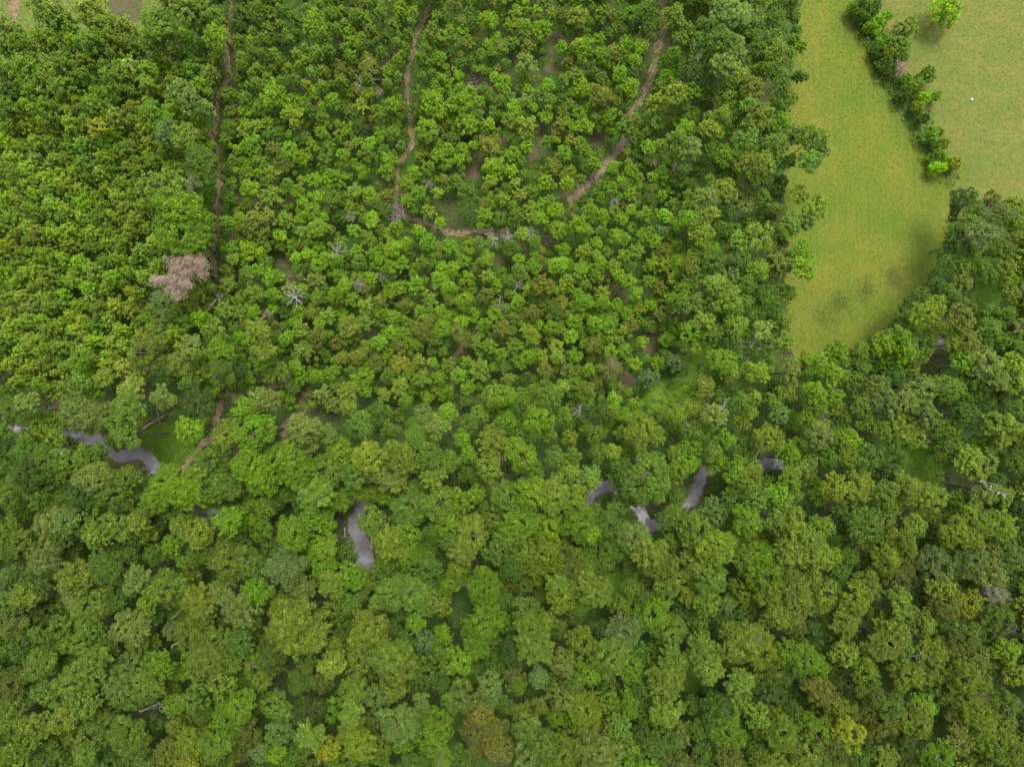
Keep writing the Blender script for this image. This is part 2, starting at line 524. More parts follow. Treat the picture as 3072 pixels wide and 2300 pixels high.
for x, y, r, sh in GLADES:
    if not sh: continue
    k = 9
    P = [(x + r * 1.25 * (1 + .3 * rng.normal() * .6) * math.cos(a), y + r * 1.25 * (1 + .3 * rng.normal() * .6) * math.sin(a)) for a in np.arange(k) / k * 2 * math.pi]
    X = np.array([at(px, py, 0)[:2] for px, py in P])
    if creek_gap(X[:, 0], X[:, 1]).min() < 1.2:      # keep clear of the banks
        P = [((px - x) * .55 + x, (py - y) * .55 + y) for px, py in P]
        X = np.array([at(px, py, 0)[:2] for px, py in P])
        if creek_gap(X[:, 0], X[:, 1]).min() < .9: continue
    sheet('glade', P, GLADE, .028 + rng.uniform(0, .01), 'patch of bright green grass in a gap between the crowns')
for x, y, r in SOILS:
    k = 9
    r = r * .8
    P = [(x + r * (1 + .25 * rng.normal()) * math.cos(a), y + r * (1 + .25 * rng.normal()) * math.sin(a)) for a in np.arange(k) / k * 2 * math.pi]
    sheet('bare_soil', P, SOIL, .04 + rng.uniform(0, .008), 'patch of bare brown soil between young trees')

WATER_GAPS = [(x, y, r * .82) for x, y, r in [(235, 1310, 24), (265, 1316, 30), (300, 1332, 26), (340, 1362, 22), (395, 1360, 24), (425, 1354, 28), (452, 1375, 28), (465, 1405, 24), (600, 1540, 22), (635, 1541, 26), (1083, 1508, 20), (1076, 1535, 14),
              (1065, 1560, 28), (1072, 1590, 32), (1084, 1622, 34), (1094, 1655, 36), (1094, 1682, 36), (1770, 1482, 22), (1800, 1464, 26), (1925, 1538, 22), (1942, 1570, 24), (2078, 1495, 22), (2096, 1455, 24),
              (2115, 1415, 18), (2290, 1395, 28), (2320, 1391, 24), (2484, 1265, 18), (2490, 1310, 16), (2468, 1380, 18), (2828, 1020, 22)]]

# ------------------------------------------------------------------ crowns
PAL = {'g': (.078, .140, .012), 'G': (.098, .166, .016), 'd': (.052, .098, .012), 'b': (.116, .215, .008), 'B': (.160, .265, .010), 'y': (.178, .222, .012), 'l': (.128, .184, .034),
       'L': (.136, .206, .020), 's': (.112, .172, .058), 'o': (.112, .142, .017), 'r': (.178, .160, .030), 'e': (.128, .198, .012), 'w': (.175, .185, .105), 'k': (.275, .205, .155)}
WORDS = {'g': 'mid green', 'G': 'soft green', 'd': 'dark green', 'b': 'bright yellow-green', 'B': 'vivid lime-green', 'y': 'yellow', 'l': 'pale grey-green', 'L': 'pale yellow-green', 's': 'silvery blue-green',
         'o': 'olive-brown', 'r': 'rust-orange', 'e': 'golden-green', 'w': 'whitish withered', 'k': 'withered brown'}


def tuft_leaves(C, N, S, per, leaf_l, leaf_w, var=.22, hue=.07):
    """Tufts at C facing N of radius S, each of PER leaves -> V, F, colours."""
    n = len(C)
    tb = np.exp(rng.normal(size=(n, 1)) * var * .8) * (1 + hue * rng.normal(size=(n, 1)) * np.array([[1, 0, -1]]))
    c = np.repeat(C, per, 0)
    nn = np.repeat(N, per, 0)
    s = np.repeat(np.broadcast_to(S, (n,)), per)[:, None]
    off = unit(rng.normal(size=(n * per, 3))) * rng.uniform(0, 1, (n * per, 1)) ** .4 * s
    off -= nn * (off * nn).sum(1, keepdims=True) * .35
    P = c + off
    LN = unit(nn * .8 + off / np.maximum(s, 1e-6) * .9 + np.array([0, 0, .75]) + .45 * rng.normal(size=P.shape))
    k = rng.uniform(.75, 1.3, len(P))
    V, F = leaves(P, LN, leaf_l * k, leaf_w * k)
    col = np.repeat(tb, per, 0) * np.exp(rng.normal(size=(len(P), 1)) * var * .8)
    return V, F, col


def lobes_crown(R, H, n_lobes, tuft, per, leaf, spread=.55, lobe_r=(.38, .52), rough=.12, dens=1.0):
    cs, rs = [np.array([0, 0, H * .35])], [R * rng.uniform(.42, .55)]
    ph = rng.uniform(0, 6)
    for i in range(n_lobes):
        a = ph + i / n_lobes * 2 * math.pi + rng.normal() * .22
        rr = R * spread * rng.uniform(.75, 1.18)
        cs.append(np.array([rr * math.cos(a), rr * math.sin(a), H * rng.uniform(-.35, .25)]))
        rs.append(R * rng.uniform(*lobe_r))
    cs, rs = np.array(cs), np.array(rs)
    C, N, K = [], [], []
    sq = np.array([1, 1, H / R * .85])
    for c, r in zip(cs, rs):
        m = int(dens * 2 * math.pi * r * r * 1.5 / (tuft * tuft * 2.3)) + 8
        d = unit(rng.normal(size=(m, 3)))
        d = d[d[:, 2] > -.45]
        keep = np.ones(len(d), bool)                      # thin out tufts that crowd each other
        for a in range(len(d)):
            if keep[a]:
                q = np.linalg.norm(d[a + 1:] - d[a], axis=1) * r < tuft * .95
                keep[a + 1:] &= ~q
        d = d[keep]
        rad = r * (1 + rough * rng.normal(size=(len(d), 1)))
        p = c + d * rad * sq
        q = np.linalg.norm((p[:, None, :] - cs[None]) / sq, axis=2) / rs[None]
        ok = (q < .84).sum(1) == 0
        lt = np.exp(rng.normal() * .07)
        C.append(p[ok]); N.append(d[ok]); K.append(np.full((ok.sum(), 1), lt))
    C, N, K = np.concatenate(C), np.concatenate(N), np.concatenate(K)
    S = tuft * rng.uniform(.75, 1.3, len(C))
    V, F, col = tuft_leaves(C, unit(N + np.array([0, 0, .35])), S, per, leaf, leaf * .62)
    col = col * np.repeat(K, per, 0)
    # inner foliage, sparser
    V2, F2, c2 = tuft_leaves(C * .84, unit(N + np.array([0, 0, .5])), tuft * 1.3, per // 2, leaf * 1.5, leaf * 1.1)
    return np.vstack([V, V2]), np.vstack([F, F2 + len(V)]), np.vstack([col, c2])


def spray_crown(R, H, n_br, tuft, per, leaf, droop=.25, thin=.55):
    """Crown of separate leafy sprays that radiate: a ragged star from above."""
    C, N = [], []
    for i in range(n_br):
        a = rng.uniform(0, 2 * math.pi)
        el = math.asin(rng.uniform(-.05, 1))
        d = np.array([math.cos(a) * math.cos(el), math.sin(a) * math.cos(el), math.sin(el)])
        ln = rng.uniform(.72, 1.08)
        side = unit(np.cross(d, [0, 0, 1.001]))
        for t in np.arange(.42, 1.0, .085 / max(.6, R / 3)):
            wd = .16 * (1.1 - t) * R
            for s in (-1, 0, 1):
                p = d * np.array([R, R, H]) * t * ln + side * s * wd * rng.uniform(.6, 1.2) + np.array([0, 0, -droop * t * t * R * .3])
                C.append(p + rng.normal(size=3) * .05 * R)
                N.append(d * .5 + np.array([0, 0, .8]))
    C, N = np.array(C), unit(np.array(N))
    V, F, col = tuft_leaves(C, N, tuft * rng.uniform(.6, 1.2, len(C)), per, leaf, leaf * thin)
    return V, F, col


def pine_crown(R, H, whorls, per_whorl, tuft, per, leaf):
    """Loblolly habit: tiers of upswept boughs ending in round needle brushes, domed at the top."""
    C, N = [], []
    for wv in range(whorls):
        f = wv / (whorls - 1)
        z = H * (-.8 + 1.7 * f)
        ln = R * math.sqrt(max(.02, 1 - (f * 1.0) ** 2.4)) * (.70 + .30 * min(1, f * 3))
        m = max(3, int(per_whorl * (1.05 - .5 * f)))
        ph = rng.uniform(0, 6)
        for i in range(m):
            a = ph + i / m * 2 * math.pi + rng.normal() * .22
            L = ln * rng.uniform(.65, 1.15)
            d = np.array([math.cos(a), math.sin(a), 0])
            for t in np.arange(.34, 1.01, .22 if f < .9 else .5):
                C.append(d * L * t + np.array([0, 0, z + .30 * L * t]) + rng.normal(size=3) * .08 * R)
                N.append(d * .55 + np.array([0, 0, .9]))
    C.append(np.array([0, 0, H * .95])); N.append(np.array([0, 0, 1.]))
    C, N = np.array(C), unit(np.array(N))
    V, F, col = tuft_leaves(C, N, tuft * rng.uniform(.7, 1.25, len(C)), per, leaf, leaf * .5, var=.2)
    return V, F, col


def trunk_mesh(name, n_limb, mat, r=.055, pine=False):
    """Unit trunk: heights in crown-centre heights, sideways in crown radii."""
    t = Tubes(6)
    b = rng.normal(size=2) * .03
    top = 1.12 if not pine else 1.25
    Z = np.linspace(-.01, top, 6)
    t.add(np.column_stack([b[0] * np.sin(Z * 3), b[1] * np.sin(Z * 2.3), Z]), np.linspace(r * 1.25, r * .25, 6))
    for i in range(n_limb):
        a = rng.uniform(0, 6.28)
        z0 = rng.uniform(.78, 1.02)
        L = rng.uniform(.5, .8)
        u = np.linspace(0, 1, 4)
        t.add(np.column_stack([np.cos(a + .3 * u) * L * u, np.sin(a + .3 * u) * L * u, z0 + .13 * u ** .8]), np.linspace(r * .5, r * .12, 4))
    return t.mesh(name, mat)


PROTO = {}


def proto(key, fn, n):
    PROTO[key] = []
    for i in range(n):
        R, (V, F, c) = fn(i)
        PROTO[key].append((mesh_from('crown', V / R, F, LEAF, c), R))


proto('big', lambda i: (4.0, lobes_crown(4.0, 3.9, 7 + i % 4, .42, 32, .235, .56, (.34, .50), .15)), 5)
proto('med', lambda i: (2.8, lobes_crown(2.8, 3.0, 4 + i % 4, .37, 28, .22, .56, (.36, .52), .16)), 8)
proto('spray', lambda i: (2.8, spray_crown(2.8, 2.9, 48 + 5 * i, .27, 13, .25)), 5)
proto('cauli', lambda i: (2.6, lobes_crown(2.6, 2.2, 8, .28, 18, .20, .6, (.30, .40), .05, 1.2)), 2)
proto('pine', lambda i: (1.7, pine_crown(1.7, 2.1, 9, 9, .25, 15, .25)), 7)
proto('young', lambda i: (1.5, lobes_crown(1.5, 1.6, 4 + i % 4, .23, 18, .19, .54, (.38, .56), .15)), 8)
proto('whorl', lambda i: (1.5, spray_crown(1.5, 1.6, 38 + 3 * i, .17, 11, .19)), 5)
proto('sparse', lambda i: (2.6, spray_crown(2.6, 2.4, 34, .30, 4, .42, .2, .10)), 3)
TRUNKS = [trunk_mesh('trunk', 5, BARK, .06) for _ in range(4)]
PTRUNKS = [trunk_mesh('trunk', 0, BARK, .055, True) for _ in range(2)]
DTRUNKS = [trunk_mesh('trunk', 9, DEADWOOD, .045) for _ in range(3)]

# ------------------------------------------------------------------ which crown stands where: read from nine enlargements of the photograph
T = {}
T[(0, 0)] = """P330,90,110l P400,170,105G P610,90,110l P700,190,100g P310,270,90g P600,300,90G P760,290,95g P60,200,80l P150,290,75G P60,330,65g P200,440,95g P60,480,85g P430,450,95g P430,580,90G
P560,520,85g P250,600,90g P100,620,85d P330,720,85g P80,720,85g P800,560,115g P750,650,80G P610,690,75g P870,310,75g P860,470,85l P800,440,55b B1030,150,95L B1090,250,85G P1060,440,65b
P1250,380,80g P1250,470,75g B1200,60,100L B1320,90,100L B1390,230,75b B1050,330,60L B1180,590,80l B1250,660,75l P1050,610,80o B1000,740,85b P880,700,50o P760,770,70o B630,830,62y B1080,850,80s
B1190,890,85L P690,930,55b P560,940,70G B1300,1060,110g B1180,1370,150b B1180,1530,150b B1100,1200,110L B960,1200,70L B1240,1190,70w P40,910,60b P180,960,60G P340,930,60g P470,960,60g
Y1770,620,90b Y1900,640,48b Y2030,600,48b Y1900,750,80e Y1640,930,75b Y1590,840,58L Y1830,1060,70o Y2170,1170,80b Y1620,1220,58b Y1760,1280,75L Y1690,1430,110o Y2020,1370,58b Y1990,1520,75L
Y1470,1440,48b Y1640,1610,75b Y2040,150,95b Y1760,100,58G Y2180,430,58o Y1690,700,66g Y1560,510,55b Y1480,610,50g Y1350,1230,55b Y1340,1310,45b Y1360,940,35b Y2080,770,60g Y1960,900,60g
Y2110,1050,60G Y1700,1540,70G Y1860,1430,60L Y2160,1290,60G Y2060,1480,60b Y1930,1240,50b Y1800,870,60g Y1500,1290,50g Y1600,1320,50g P700,1230,50y P560,1320,60b P350,1240,65G P440,1370,60L P120,1420,70L
P270,1540,75o P270,1500,30y P80,1590,60y P1180,1100,60g P1000,1050,70g"""
T[(1024, 0)] = """Y60,220,72b Y385,60,66b Y510,40,34b Y410,300,34b Y1270,65,38B Y950,130,62b Y1130,80,44L Y1530,120,72L Y1700,90,60L Y1560,310,75b Y1660,360,66b Y1850,300,66b Y1940,300,50b Y630,375,48b Y310,460,56b
Y180,420,75o Y40,450,56o Y70,490,54L Y650,560,80b Y590,660,85b Y760,680,80b Y810,800,80b Y560,850,82b Y690,740,66b Y1050,540,58b Y940,610,58g Y1200,420,75l Y1280,640,54l Y1190,660,48l Y1200,820,74L
Y1090,790,56L Y960,950,80o Y990,1080,74b Y1100,1110,48B Y620,1010,48b Y130,690,48L Y190,930,48b Y140,1090,44b Y300,1120,56e Y420,1190,56e Y180,1260,56b Y430,1300,48b Y560,1190,44w Y820,1260,66G
Y1370,1080,56o Y1450,990,54b Y1540,740,58b Y1590,820,48b Y1690,620,72o Y2050,680,80e Y1830,830,74g Y1910,900,54G Y1740,740,54b Y1460,1190,48b Y1390,1360,56b Y1400,1490,56b Y1540,1460,72b
Y1960,1530,58b Y2080,1490,48s Y1870,1260,44b Y930,1390,54b Y640,1440,36B Y200,1420,56b Y60,1400,44w Y700,1600,54b Y330,1610,56b Y560,1560,56b Y830,1600,54b Y1110,1600,54g Y1570,1630,56e
Y2100,1620,56o Y2190,1450,56b Y1770,1310,38w Y2020,1060,32w B2180,890,70L B2170,600,70L B2160,100,80L B1990,60,66g Y2060,150,30b Y470,700,40g Y240,740,60G Y330,860,50g Y240,600,44w Y1180,60,40b
Y1300,200,70b Y1430,300,40b Y1560,560,60b Y1800,480,54b Y1880,560,56b Y1440,630,44g Y1640,1060,52b Y1550,940,54b Y1330,920,40g Y700,900,56g Y760,1040,40b Y560,1090,50b Y1000,870,48G Y1090,1230,50g
Y1760,1080,44b Y1880,1110,48b Y1700,1400,48b Y1780,1530,50b Y2000,1300,50d Y2150,1330,54G Y1250,1560,44g"""
T[(2048, 0)] = """B350,90,90l B250,60,75l B420,160,75G B260,260,85G B330,300,85l B260,430,85l B340,490,75L B510,150,58G B600,120,54g B590,230,58G B500,300,58G B560,440,58g B640,490,58G B690,630,54G B630,570,58g
B450,560,75o B500,740,95L B430,680,56L B440,830,66L B50,580,58b B20,830,56b B170,840,66L Y310,900,44y B270,1000,66b B830,900,85L B880,970,66l B820,1040,75G B730,880,66l B530,1060,74L B500,1130,74G
B420,1240,58o B690,1040,54g B150,1290,85l B290,1370,56d B170,1390,58L B760,1260,56L B850,1350,84L B800,1420,74l B700,1460,74G B490,1530,85L B560,1600,58L Y280,1530,48b Y190,1600,56b B40,1420,66b
B770,1630,66b Y740,200,38g Y760,310,48e Y720,260,46g Y790,500,30g Y110,1100,56g Y720,120,44g Y660,700,54g Y740,500,44d Y600,680,54g Y640,1180,50d Y600,1250,60d Y120,60,70g Y30,80,60L Y60,740,60g
Y150,680,50g Y320,1130,60L Y60,1180,54g Y560,1400,50g Y420,1450,60g
S1100,60,38g S1150,110,44d S1230,50,54d S1260,150,54b S1205,175,38e S1310,120,42b B1450,200,78G B1400,290,64g S1300,280,56g S1265,340,40d S1310,410,48d S1340,460,40d S1440,510,34b S1500,560,54g
S1580,500,54g S1430,610,46d S1520,700,44e S1560,640,46b S1640,625,34e S1560,770,40d S1610,880,54G S1680,930,48o S1650,1010,46g S1650,1090,48B S1700,1040,28B S1760,1060,50o S1330,350,40o S1420,370,40g
S1150,30,40d S1200,100,40g S1650,860,40o
B1705,72,98B B1780,1290,58d B1870,1265,50g B1900,1370,64g B1850,1430,58G B1930,1520,85s B1860,1600,56g B2080,1380,56o B2150,1330,56L B2190,1440,48L B2150,1540,58o B2090,1620,64g B2000,1290,52o
B1740,1600,50d B1790,1500,50d B2010,1440,54d"""
T[(0, 767)] = """P220,110,78L P300,190,60G B510,680,62b B830,230,30y B1040,300,75s B1380,490,80L B1250,590,75l B1430,630,84b B1660,490,75L B1700,600,74L B1690,690,48b Y1600,810,62b B1150,700,85o B960,640,120o Y1760,140,62b
Y1880,220,56l Y1650,250,66L Y1480,190,58l Y2050,160,64l Y2180,250,58b Y2130,390,58L Y2060,520,66o Y1980,610,74L Y1560,370,58L B1430,750,85g B1560,750,58d B860,840,60l B680,800,66L B500,830,75G B260,830,66b
B480,1020,105l B590,1050,100l B830,990,100G B760,1080,75G B860,870,85l B1050,920,85l B820,1170,85G B1220,1120,80b Y1170,970,40o B1300,970,95d Y1330,1060,30b B1600,1000,80b B1680,930,70l B1760,940,66l
B1480,1160,85L B1650,1140,105b B1620,1360,105b B1700,1440,95b B1830,1330,110b B1920,1400,100b B1890,1280,95b B1970,1130,90l B2000,1220,66l B2100,1400,95G B2060,1550,105L B1450,1500,85g B1080,1480,100b
B1000,1580,85b B1200,1540,105b B1270,1430,75L B740,1530,115G B630,1450,105l B520,1560,85g B820,1460,80g B180,1280,85g B300,1340,95g B400,1350,85e B430,1430,74g B180,1420,95d B100,1520,105g B280,1560,85g
B90,1260,66d B60,1000,85g B180,950,75l B350,1190,64e B560,1300,80g B650,1270,50g B250,1090,56e B2120,1160,58l P940,520,60o P760,330,70L P870,360,60o P560,620,60L P400,590,60G P300,690,60g
P130,820,60e P80,700,60G P160,620,60L P60,520,54L P620,460,60g P740,560,60L P520,320,54b P420,450,56b P610,100,70L P700,210,55G P740,140,60b P1090,430,55s P1030,380,45o P1200,420,58g
Y1460,350,60L Y1360,310,54L Y2150,760,54b Y2100,900,66l Y2150,960,60l Y1900,850,50g Y1830,750,60o Y1950,480,58L Y1480,100,50o Y1600,130,60g Y1740,380,44w Y2060,270,54g Y1850,370,50d Y1640,360,50b
Y1960,780,54b Y1390,860,60L"""
T[(1024, 767)] = """Y330,220,62b Y160,330,58L Y290,60,75b Y580,290,52L Y640,150,58b Y820,150,56b Y480,190,58b Y700,210,56b Y800,290,64b Y420,320,52o Y250,290,42o Y150,430,54L Y540,450,90o Y600,540,58g Y50,460,75o
Y940,260,54o Y1140,310,48b Y1300,190,74o Y1460,180,66e Y1330,240,36y Y1230,370,56o Y1120,400,52L Y1120,590,64L Y1040,640,48b Y1220,650,58b Y1390,590,52L Y1400,660,48L Y1240,530,56e Y1360,470,54b
Y1580,300,58b Y1690,240,54e Y1570,370,48b Y1690,310,48b Y1720,460,82b Y1640,440,54b Y1850,380,48b Y1910,250,46b Y1800,530,40L Y1640,570,66o Y1510,650,54b Y1900,700,46b Y2160,690,75s Y2000,800,68s
Y2110,540,50b Y2010,440,48g Y1470,750,56G Y1320,740,52o Y1600,740,48b Y870,560,56L Y890,740,75L Y690,710,48L Y590,690,34b Y500,680,48L Y380,700,64o Y230,690,64o Y110,650,56o Y140,790,70b Y380,850,66L
Y280,900,48L Y520,800,64L Y550,900,52b Y680,890,56b B50,880,66L B40,970,56L Y1080,800,48L B1000,900,75e B1080,900,56b B1330,900,85G B1430,850,48L Y1350,980,54g B1590,870,64e B1280,1050,84b B1440,1040,54e
B1480,1180,46e B1080,1080,66b B890,1030,58L B530,1030,66l B620,1110,75l B690,1010,56b Y380,1030,46g B110,1090,75G B180,1300,95L B390,1310,95L B90,1400,95G B230,1400,66l B1170,1290,95b B960,1380,75L
B820,1290,48b B780,1180,48b B600,1430,75L B1380,1300,58G B1470,1400,66L B1650,1150,56g B1770,1010,48e B1950,1130,95e B2040,1170,56L B1670,1280,58g B1760,1270,48L B1990,1390,110G B1920,1500,100G
B2030,1490,90G B2190,1280,66e B2180,1400,56e B1500,1570,75e B1380,1550,95L B1240,1550,95b B1070,1550,95L B640,1600,105L B780,1590,75b B880,1540,54b B2170,1030,58e Y1040,470,60o Y930,450,50b
Y760,500,66o Y660,470,60b Y460,560,60b Y330,500,52b Y240,560,54b Y390,200,46b Y60,280,56b Y190,150,50b Y1000,190,50b Y1090,160,44g Y1400,60,60b Y1550,100,54b Y1660,130,54b Y1800,120,44b Y2020,60,60e
Y2100,60,54e Y2160,150,54L Y2120,270,46b Y2060,210,50o Y2000,320,44b Y2090,370,56o Y1790,320,44b Y1490,520,50b Y1200,480,44L Y760,780,54b Y820,860,46b Y640,790,48b Y300,780,50g Y1200,800,46d
Y1840,620,50b Y1950,560,40b Y2050,700,54b B480,1220,60g B320,1130,60g B560,1290,75g B700,1330,60g B820,1090,54g B1180,960,60g B1500,1300,50g B1820,1380,60g B1700,1010,54d B1600,1010,48d"""
T[(2048, 767)] = """B270,270,100L B230,190,75L B330,340,66b B60,60,56o B790,80,75b B400,300,60g B60,490,66b B250,680,85b B300,750,64G B490,760,75e B690,750,85l B680,880,66L B650,420,64L B510,480,58l B660,550,58G
B860,880,75b B960,760,80b B1000,620,75b B890,700,75b B1160,610,64e B1400,530,84b B1310,560,75b B1440,620,75b B1330,640,64b B1560,380,75e B1470,400,66b B1650,320,64e B1800,400,75o B1800,180,64l B1600,560,58g
B1850,560,84o B1950,700,104l B2040,800,66l B2150,700,75e B1720,860,85G B1550,880,95l B1470,950,100l B1320,960,100l B1560,1030,95l B1450,1080,100L B1270,850,75o B1120,820,64g B980,920,56b B820,1040,56e
B900,1000,38e B630,1030,56l B470,920,46e B430,1010,54e B390,1080,48e B200,1030,80l B140,850,70o B540,1170,75e B610,1190,54e B880,1170,75l B1090,1200,64b B1080,1310,56e B950,1310,56g B700,1270,64b
B690,1440,64e B1200,1300,75g B1040,1040,56g B1190,1080,58G B1730,1110,58b B2060,1110,95L B2050,1190,58L B2140,1000,60g B1850,1320,75L B1960,1330,64l B1900,1410,60L B2150,1340,58g B1450,1490,85L B1300,1540,75G
B980,1500,75e B890,1540,64e B400,1480,104G B350,1410,75b B470,1570,75G B620,1560,75b B330,1600,70g B40,1330,64b B1950,1550,64l B2080,1560,64L B1650,190,54d B1560,250,54g B1700,60,54d B1750,560,50e
B1990,480,70g B2100,380,64g B2130,250,60o B2100,80,60L B2000,120,54g B1960,60,44e B2100,560,60g B450,620,40d B550,250,60g B420,200,54g B600,340,54g B480,380,50g B200,500,60g B340,560,60g B60,860,54b B60,980,54L
B320,860,54g B380,940,54g B150,1120,60b B60,1140,64g B280,1190,60b B60,1230,54b B200,1280,54g B780,1220,54g B1380,1190,60g B1300,1130,60G B1520,1180,54e B1640,1120,50g B1000,1200,44g"""
T[(0, 1534)] = """B330,90,105l B430,50,75l B560,60,75G B740,100,85L B620,160,75G B900,60,75L B950,140,58b B1190,100,85L B1290,150,75L B1110,230,64b B1360,90,58s B1190,330,40b B1690,120,66b B1480,60,75b B1900,140,95b
B1570,50,66b B2020,60,75b B2110,60,66b B1490,330,110L B1620,330,85G C1870,380,105s C1840,290,60s C1760,370,62s B1650,520,85b B2080,250,85b B2090,350,75b B2150,480,85L B280,290,95l B500,410,104L B680,370,95G
B460,480,75l B80,460,95l B160,540,85L B250,500,75g B580,610,110L B520,560,85l B880,440,85l B840,490,64l B1090,500,104L B960,590,75e B1280,560,85L B1330,620,75L B1560,620,104l B1610,690,75G B1930,740,160L
B1850,660,104L B2000,830,95L B850,760,104l B880,830,75L B70,690,95l B80,760,75l B250,800,58L B400,760,75G B540,830,104L B600,780,75G B480,690,38b B1250,800,85e B1230,880,56e B1420,900,130L B1350,960,95L
B1470,970,85L B1560,850,70g B1680,1010,95L B1760,960,85g B1700,1090,56L B620,980,104L B560,1010,75L B260,990,95L B820,1040,104l B780,1110,85l B950,1130,85L B980,960,48b B1040,990,75b B1140,1040,64b
B1270,1030,64L B1440,1110,75L B1440,1170,38L B480,1110,104L B430,1170,75L B560,1230,75L B80,1110,85o B60,1250,85L B130,1200,75l B800,1190,95G B900,1200,75G B1130,1250,58b B1260,1200,75L B1500,1320,104b
B1420,1370,64b B1560,1250,85b B1800,1260,85L B1850,1390,85l B1800,1440,64L B1950,1100,85g B2090,1110,58o B2150,990,75L B2000,1310,95d B2010,1440,85L B2150,1280,66b C1680,1560,56s B1780,1560,56b B220,1410,104L
B130,1530,75e B60,1340,75L B410,1330,85L B620,1420,104L B580,1550,85L B830,1440,104G B880,1520,85G B1080,1560,75o B1140,1400,56L B1230,1500,85e B1400,1500,85e B1200,1620,75y B1600,1430,85o B2120,1540,75y
B300,1600,85G B430,1560,60g B60,590,70G B160,200,70G B60,120,64e B60,240,56g B380,180,64g B1000,280,60g B830,300,60g B1260,300,54g B1450,200,60g B1750,240,60g B1980,250,60g B740,580,60g B1000,680,50g
B140,900,70g B330,900,64g B700,900,60g B1330,720,70g B1500,1150,56b B1680,1250,54g B1320,1330,60g B980,1380,60g B700,1290,60g B300,1180,70G B1350,1440,60e B1930,1560,64g B1560,1560,60o B1300,1600,60e B2170,620,60g B2060,680,54g B1780,850,50d"""
T[(1024, 1534)] = """B320,200,104L B430,160,75b B200,60,75G B680,80,75b B600,130,64G B850,150,104L B780,250,85L B1150,80,104b B1270,320,104e B1340,270,75e B1200,250,75e B1540,90,95b B1600,140,66b B1100,360,85g B760,380,64e
B560,370,75g B320,540,104L B480,530,104L B580,590,80L B660,620,54e B240,420,66g B930,480,100b B970,600,110b B920,740,104b B870,820,85b B880,900,70b B180,760,104L B130,830,75L B70,420,75b B350,980,120L
B270,930,85L B400,870,75g B650,800,58b B540,840,58s B560,1020,75g B750,960,80b B110,960,75L B80,1150,85L B240,1200,75l B330,1140,75L B520,1240,56l B770,1180,85L B720,1240,60L B960,1120,75l B970,1210,60l
B1140,1120,64b B1120,1060,56o B1280,1080,58s B1430,970,75l B1250,870,110L B1240,760,95e B1330,690,64L B1200,640,75G B1130,900,85d B1560,450,140L B1500,360,95G B1640,510,95L B1430,570,75e B1990,260,104L
B1900,180,95l B2050,330,95L B2130,460,85L B1810,590,64e B2000,660,95b B2060,590,64b B1560,840,85e B1680,770,58d B1820,780,104s B1750,940,110L B1700,1010,75L B1880,1020,75b B1600,1040,75b B1440,1200,85l
B1170,1280,64L B1560,1270,95e B1650,1230,64e B1740,1240,56e B1860,1240,85b B2100,1090,104L B2150,960,85L B2100,1290,85L B2080,1360,64L B1650,1370,54y B1790,1400,75G B1200,1400,85L B1300,1500,85G
B1200,1570,75l B890,1310,85r B870,1430,85r B960,1480,104r B1010,1400,70o B1030,1550,75r B610,1400,95b B590,1490,75b B560,1310,54b B370,1380,104l B430,1330,70l B410,1500,64b B80,1420,95L B120,1510,85e
B60,1320,75L B1420,1560,95e B1340,1620,54y B1600,1500,95l B1700,1570,95l B1880,1510,56e B2080,1500,85G B1560,1400,56G B1080,180,80G B1000,270,70g B700,200,60g B430,290,64b B600,480,60g B760,700,50d B60,600,64g
B330,760,60d B480,720,54b B1050,560,60g B1100,460,54o B1180,480,50g B1400,460,70L B1750,250,64g B1700,340,54g B1880,500,54g B1950,560,60g B1500,700,60d B1400,760,54g B1650,900,60g B1900,900,60g B1500,1100,60g
B1000,970,60g B860,1040,54g B650,1120,54d B680,1320,60d B1060,1250,50g B1290,1260,50o B1390,1330,54b B1480,1420,60g B1750,1330,60o B1950,1150,60g B1960,1320,64g B1950,1450,60d B500,1460,54g B240,1500,64e B250,1590,60e B780,1590,70g B900,1600,60g"""
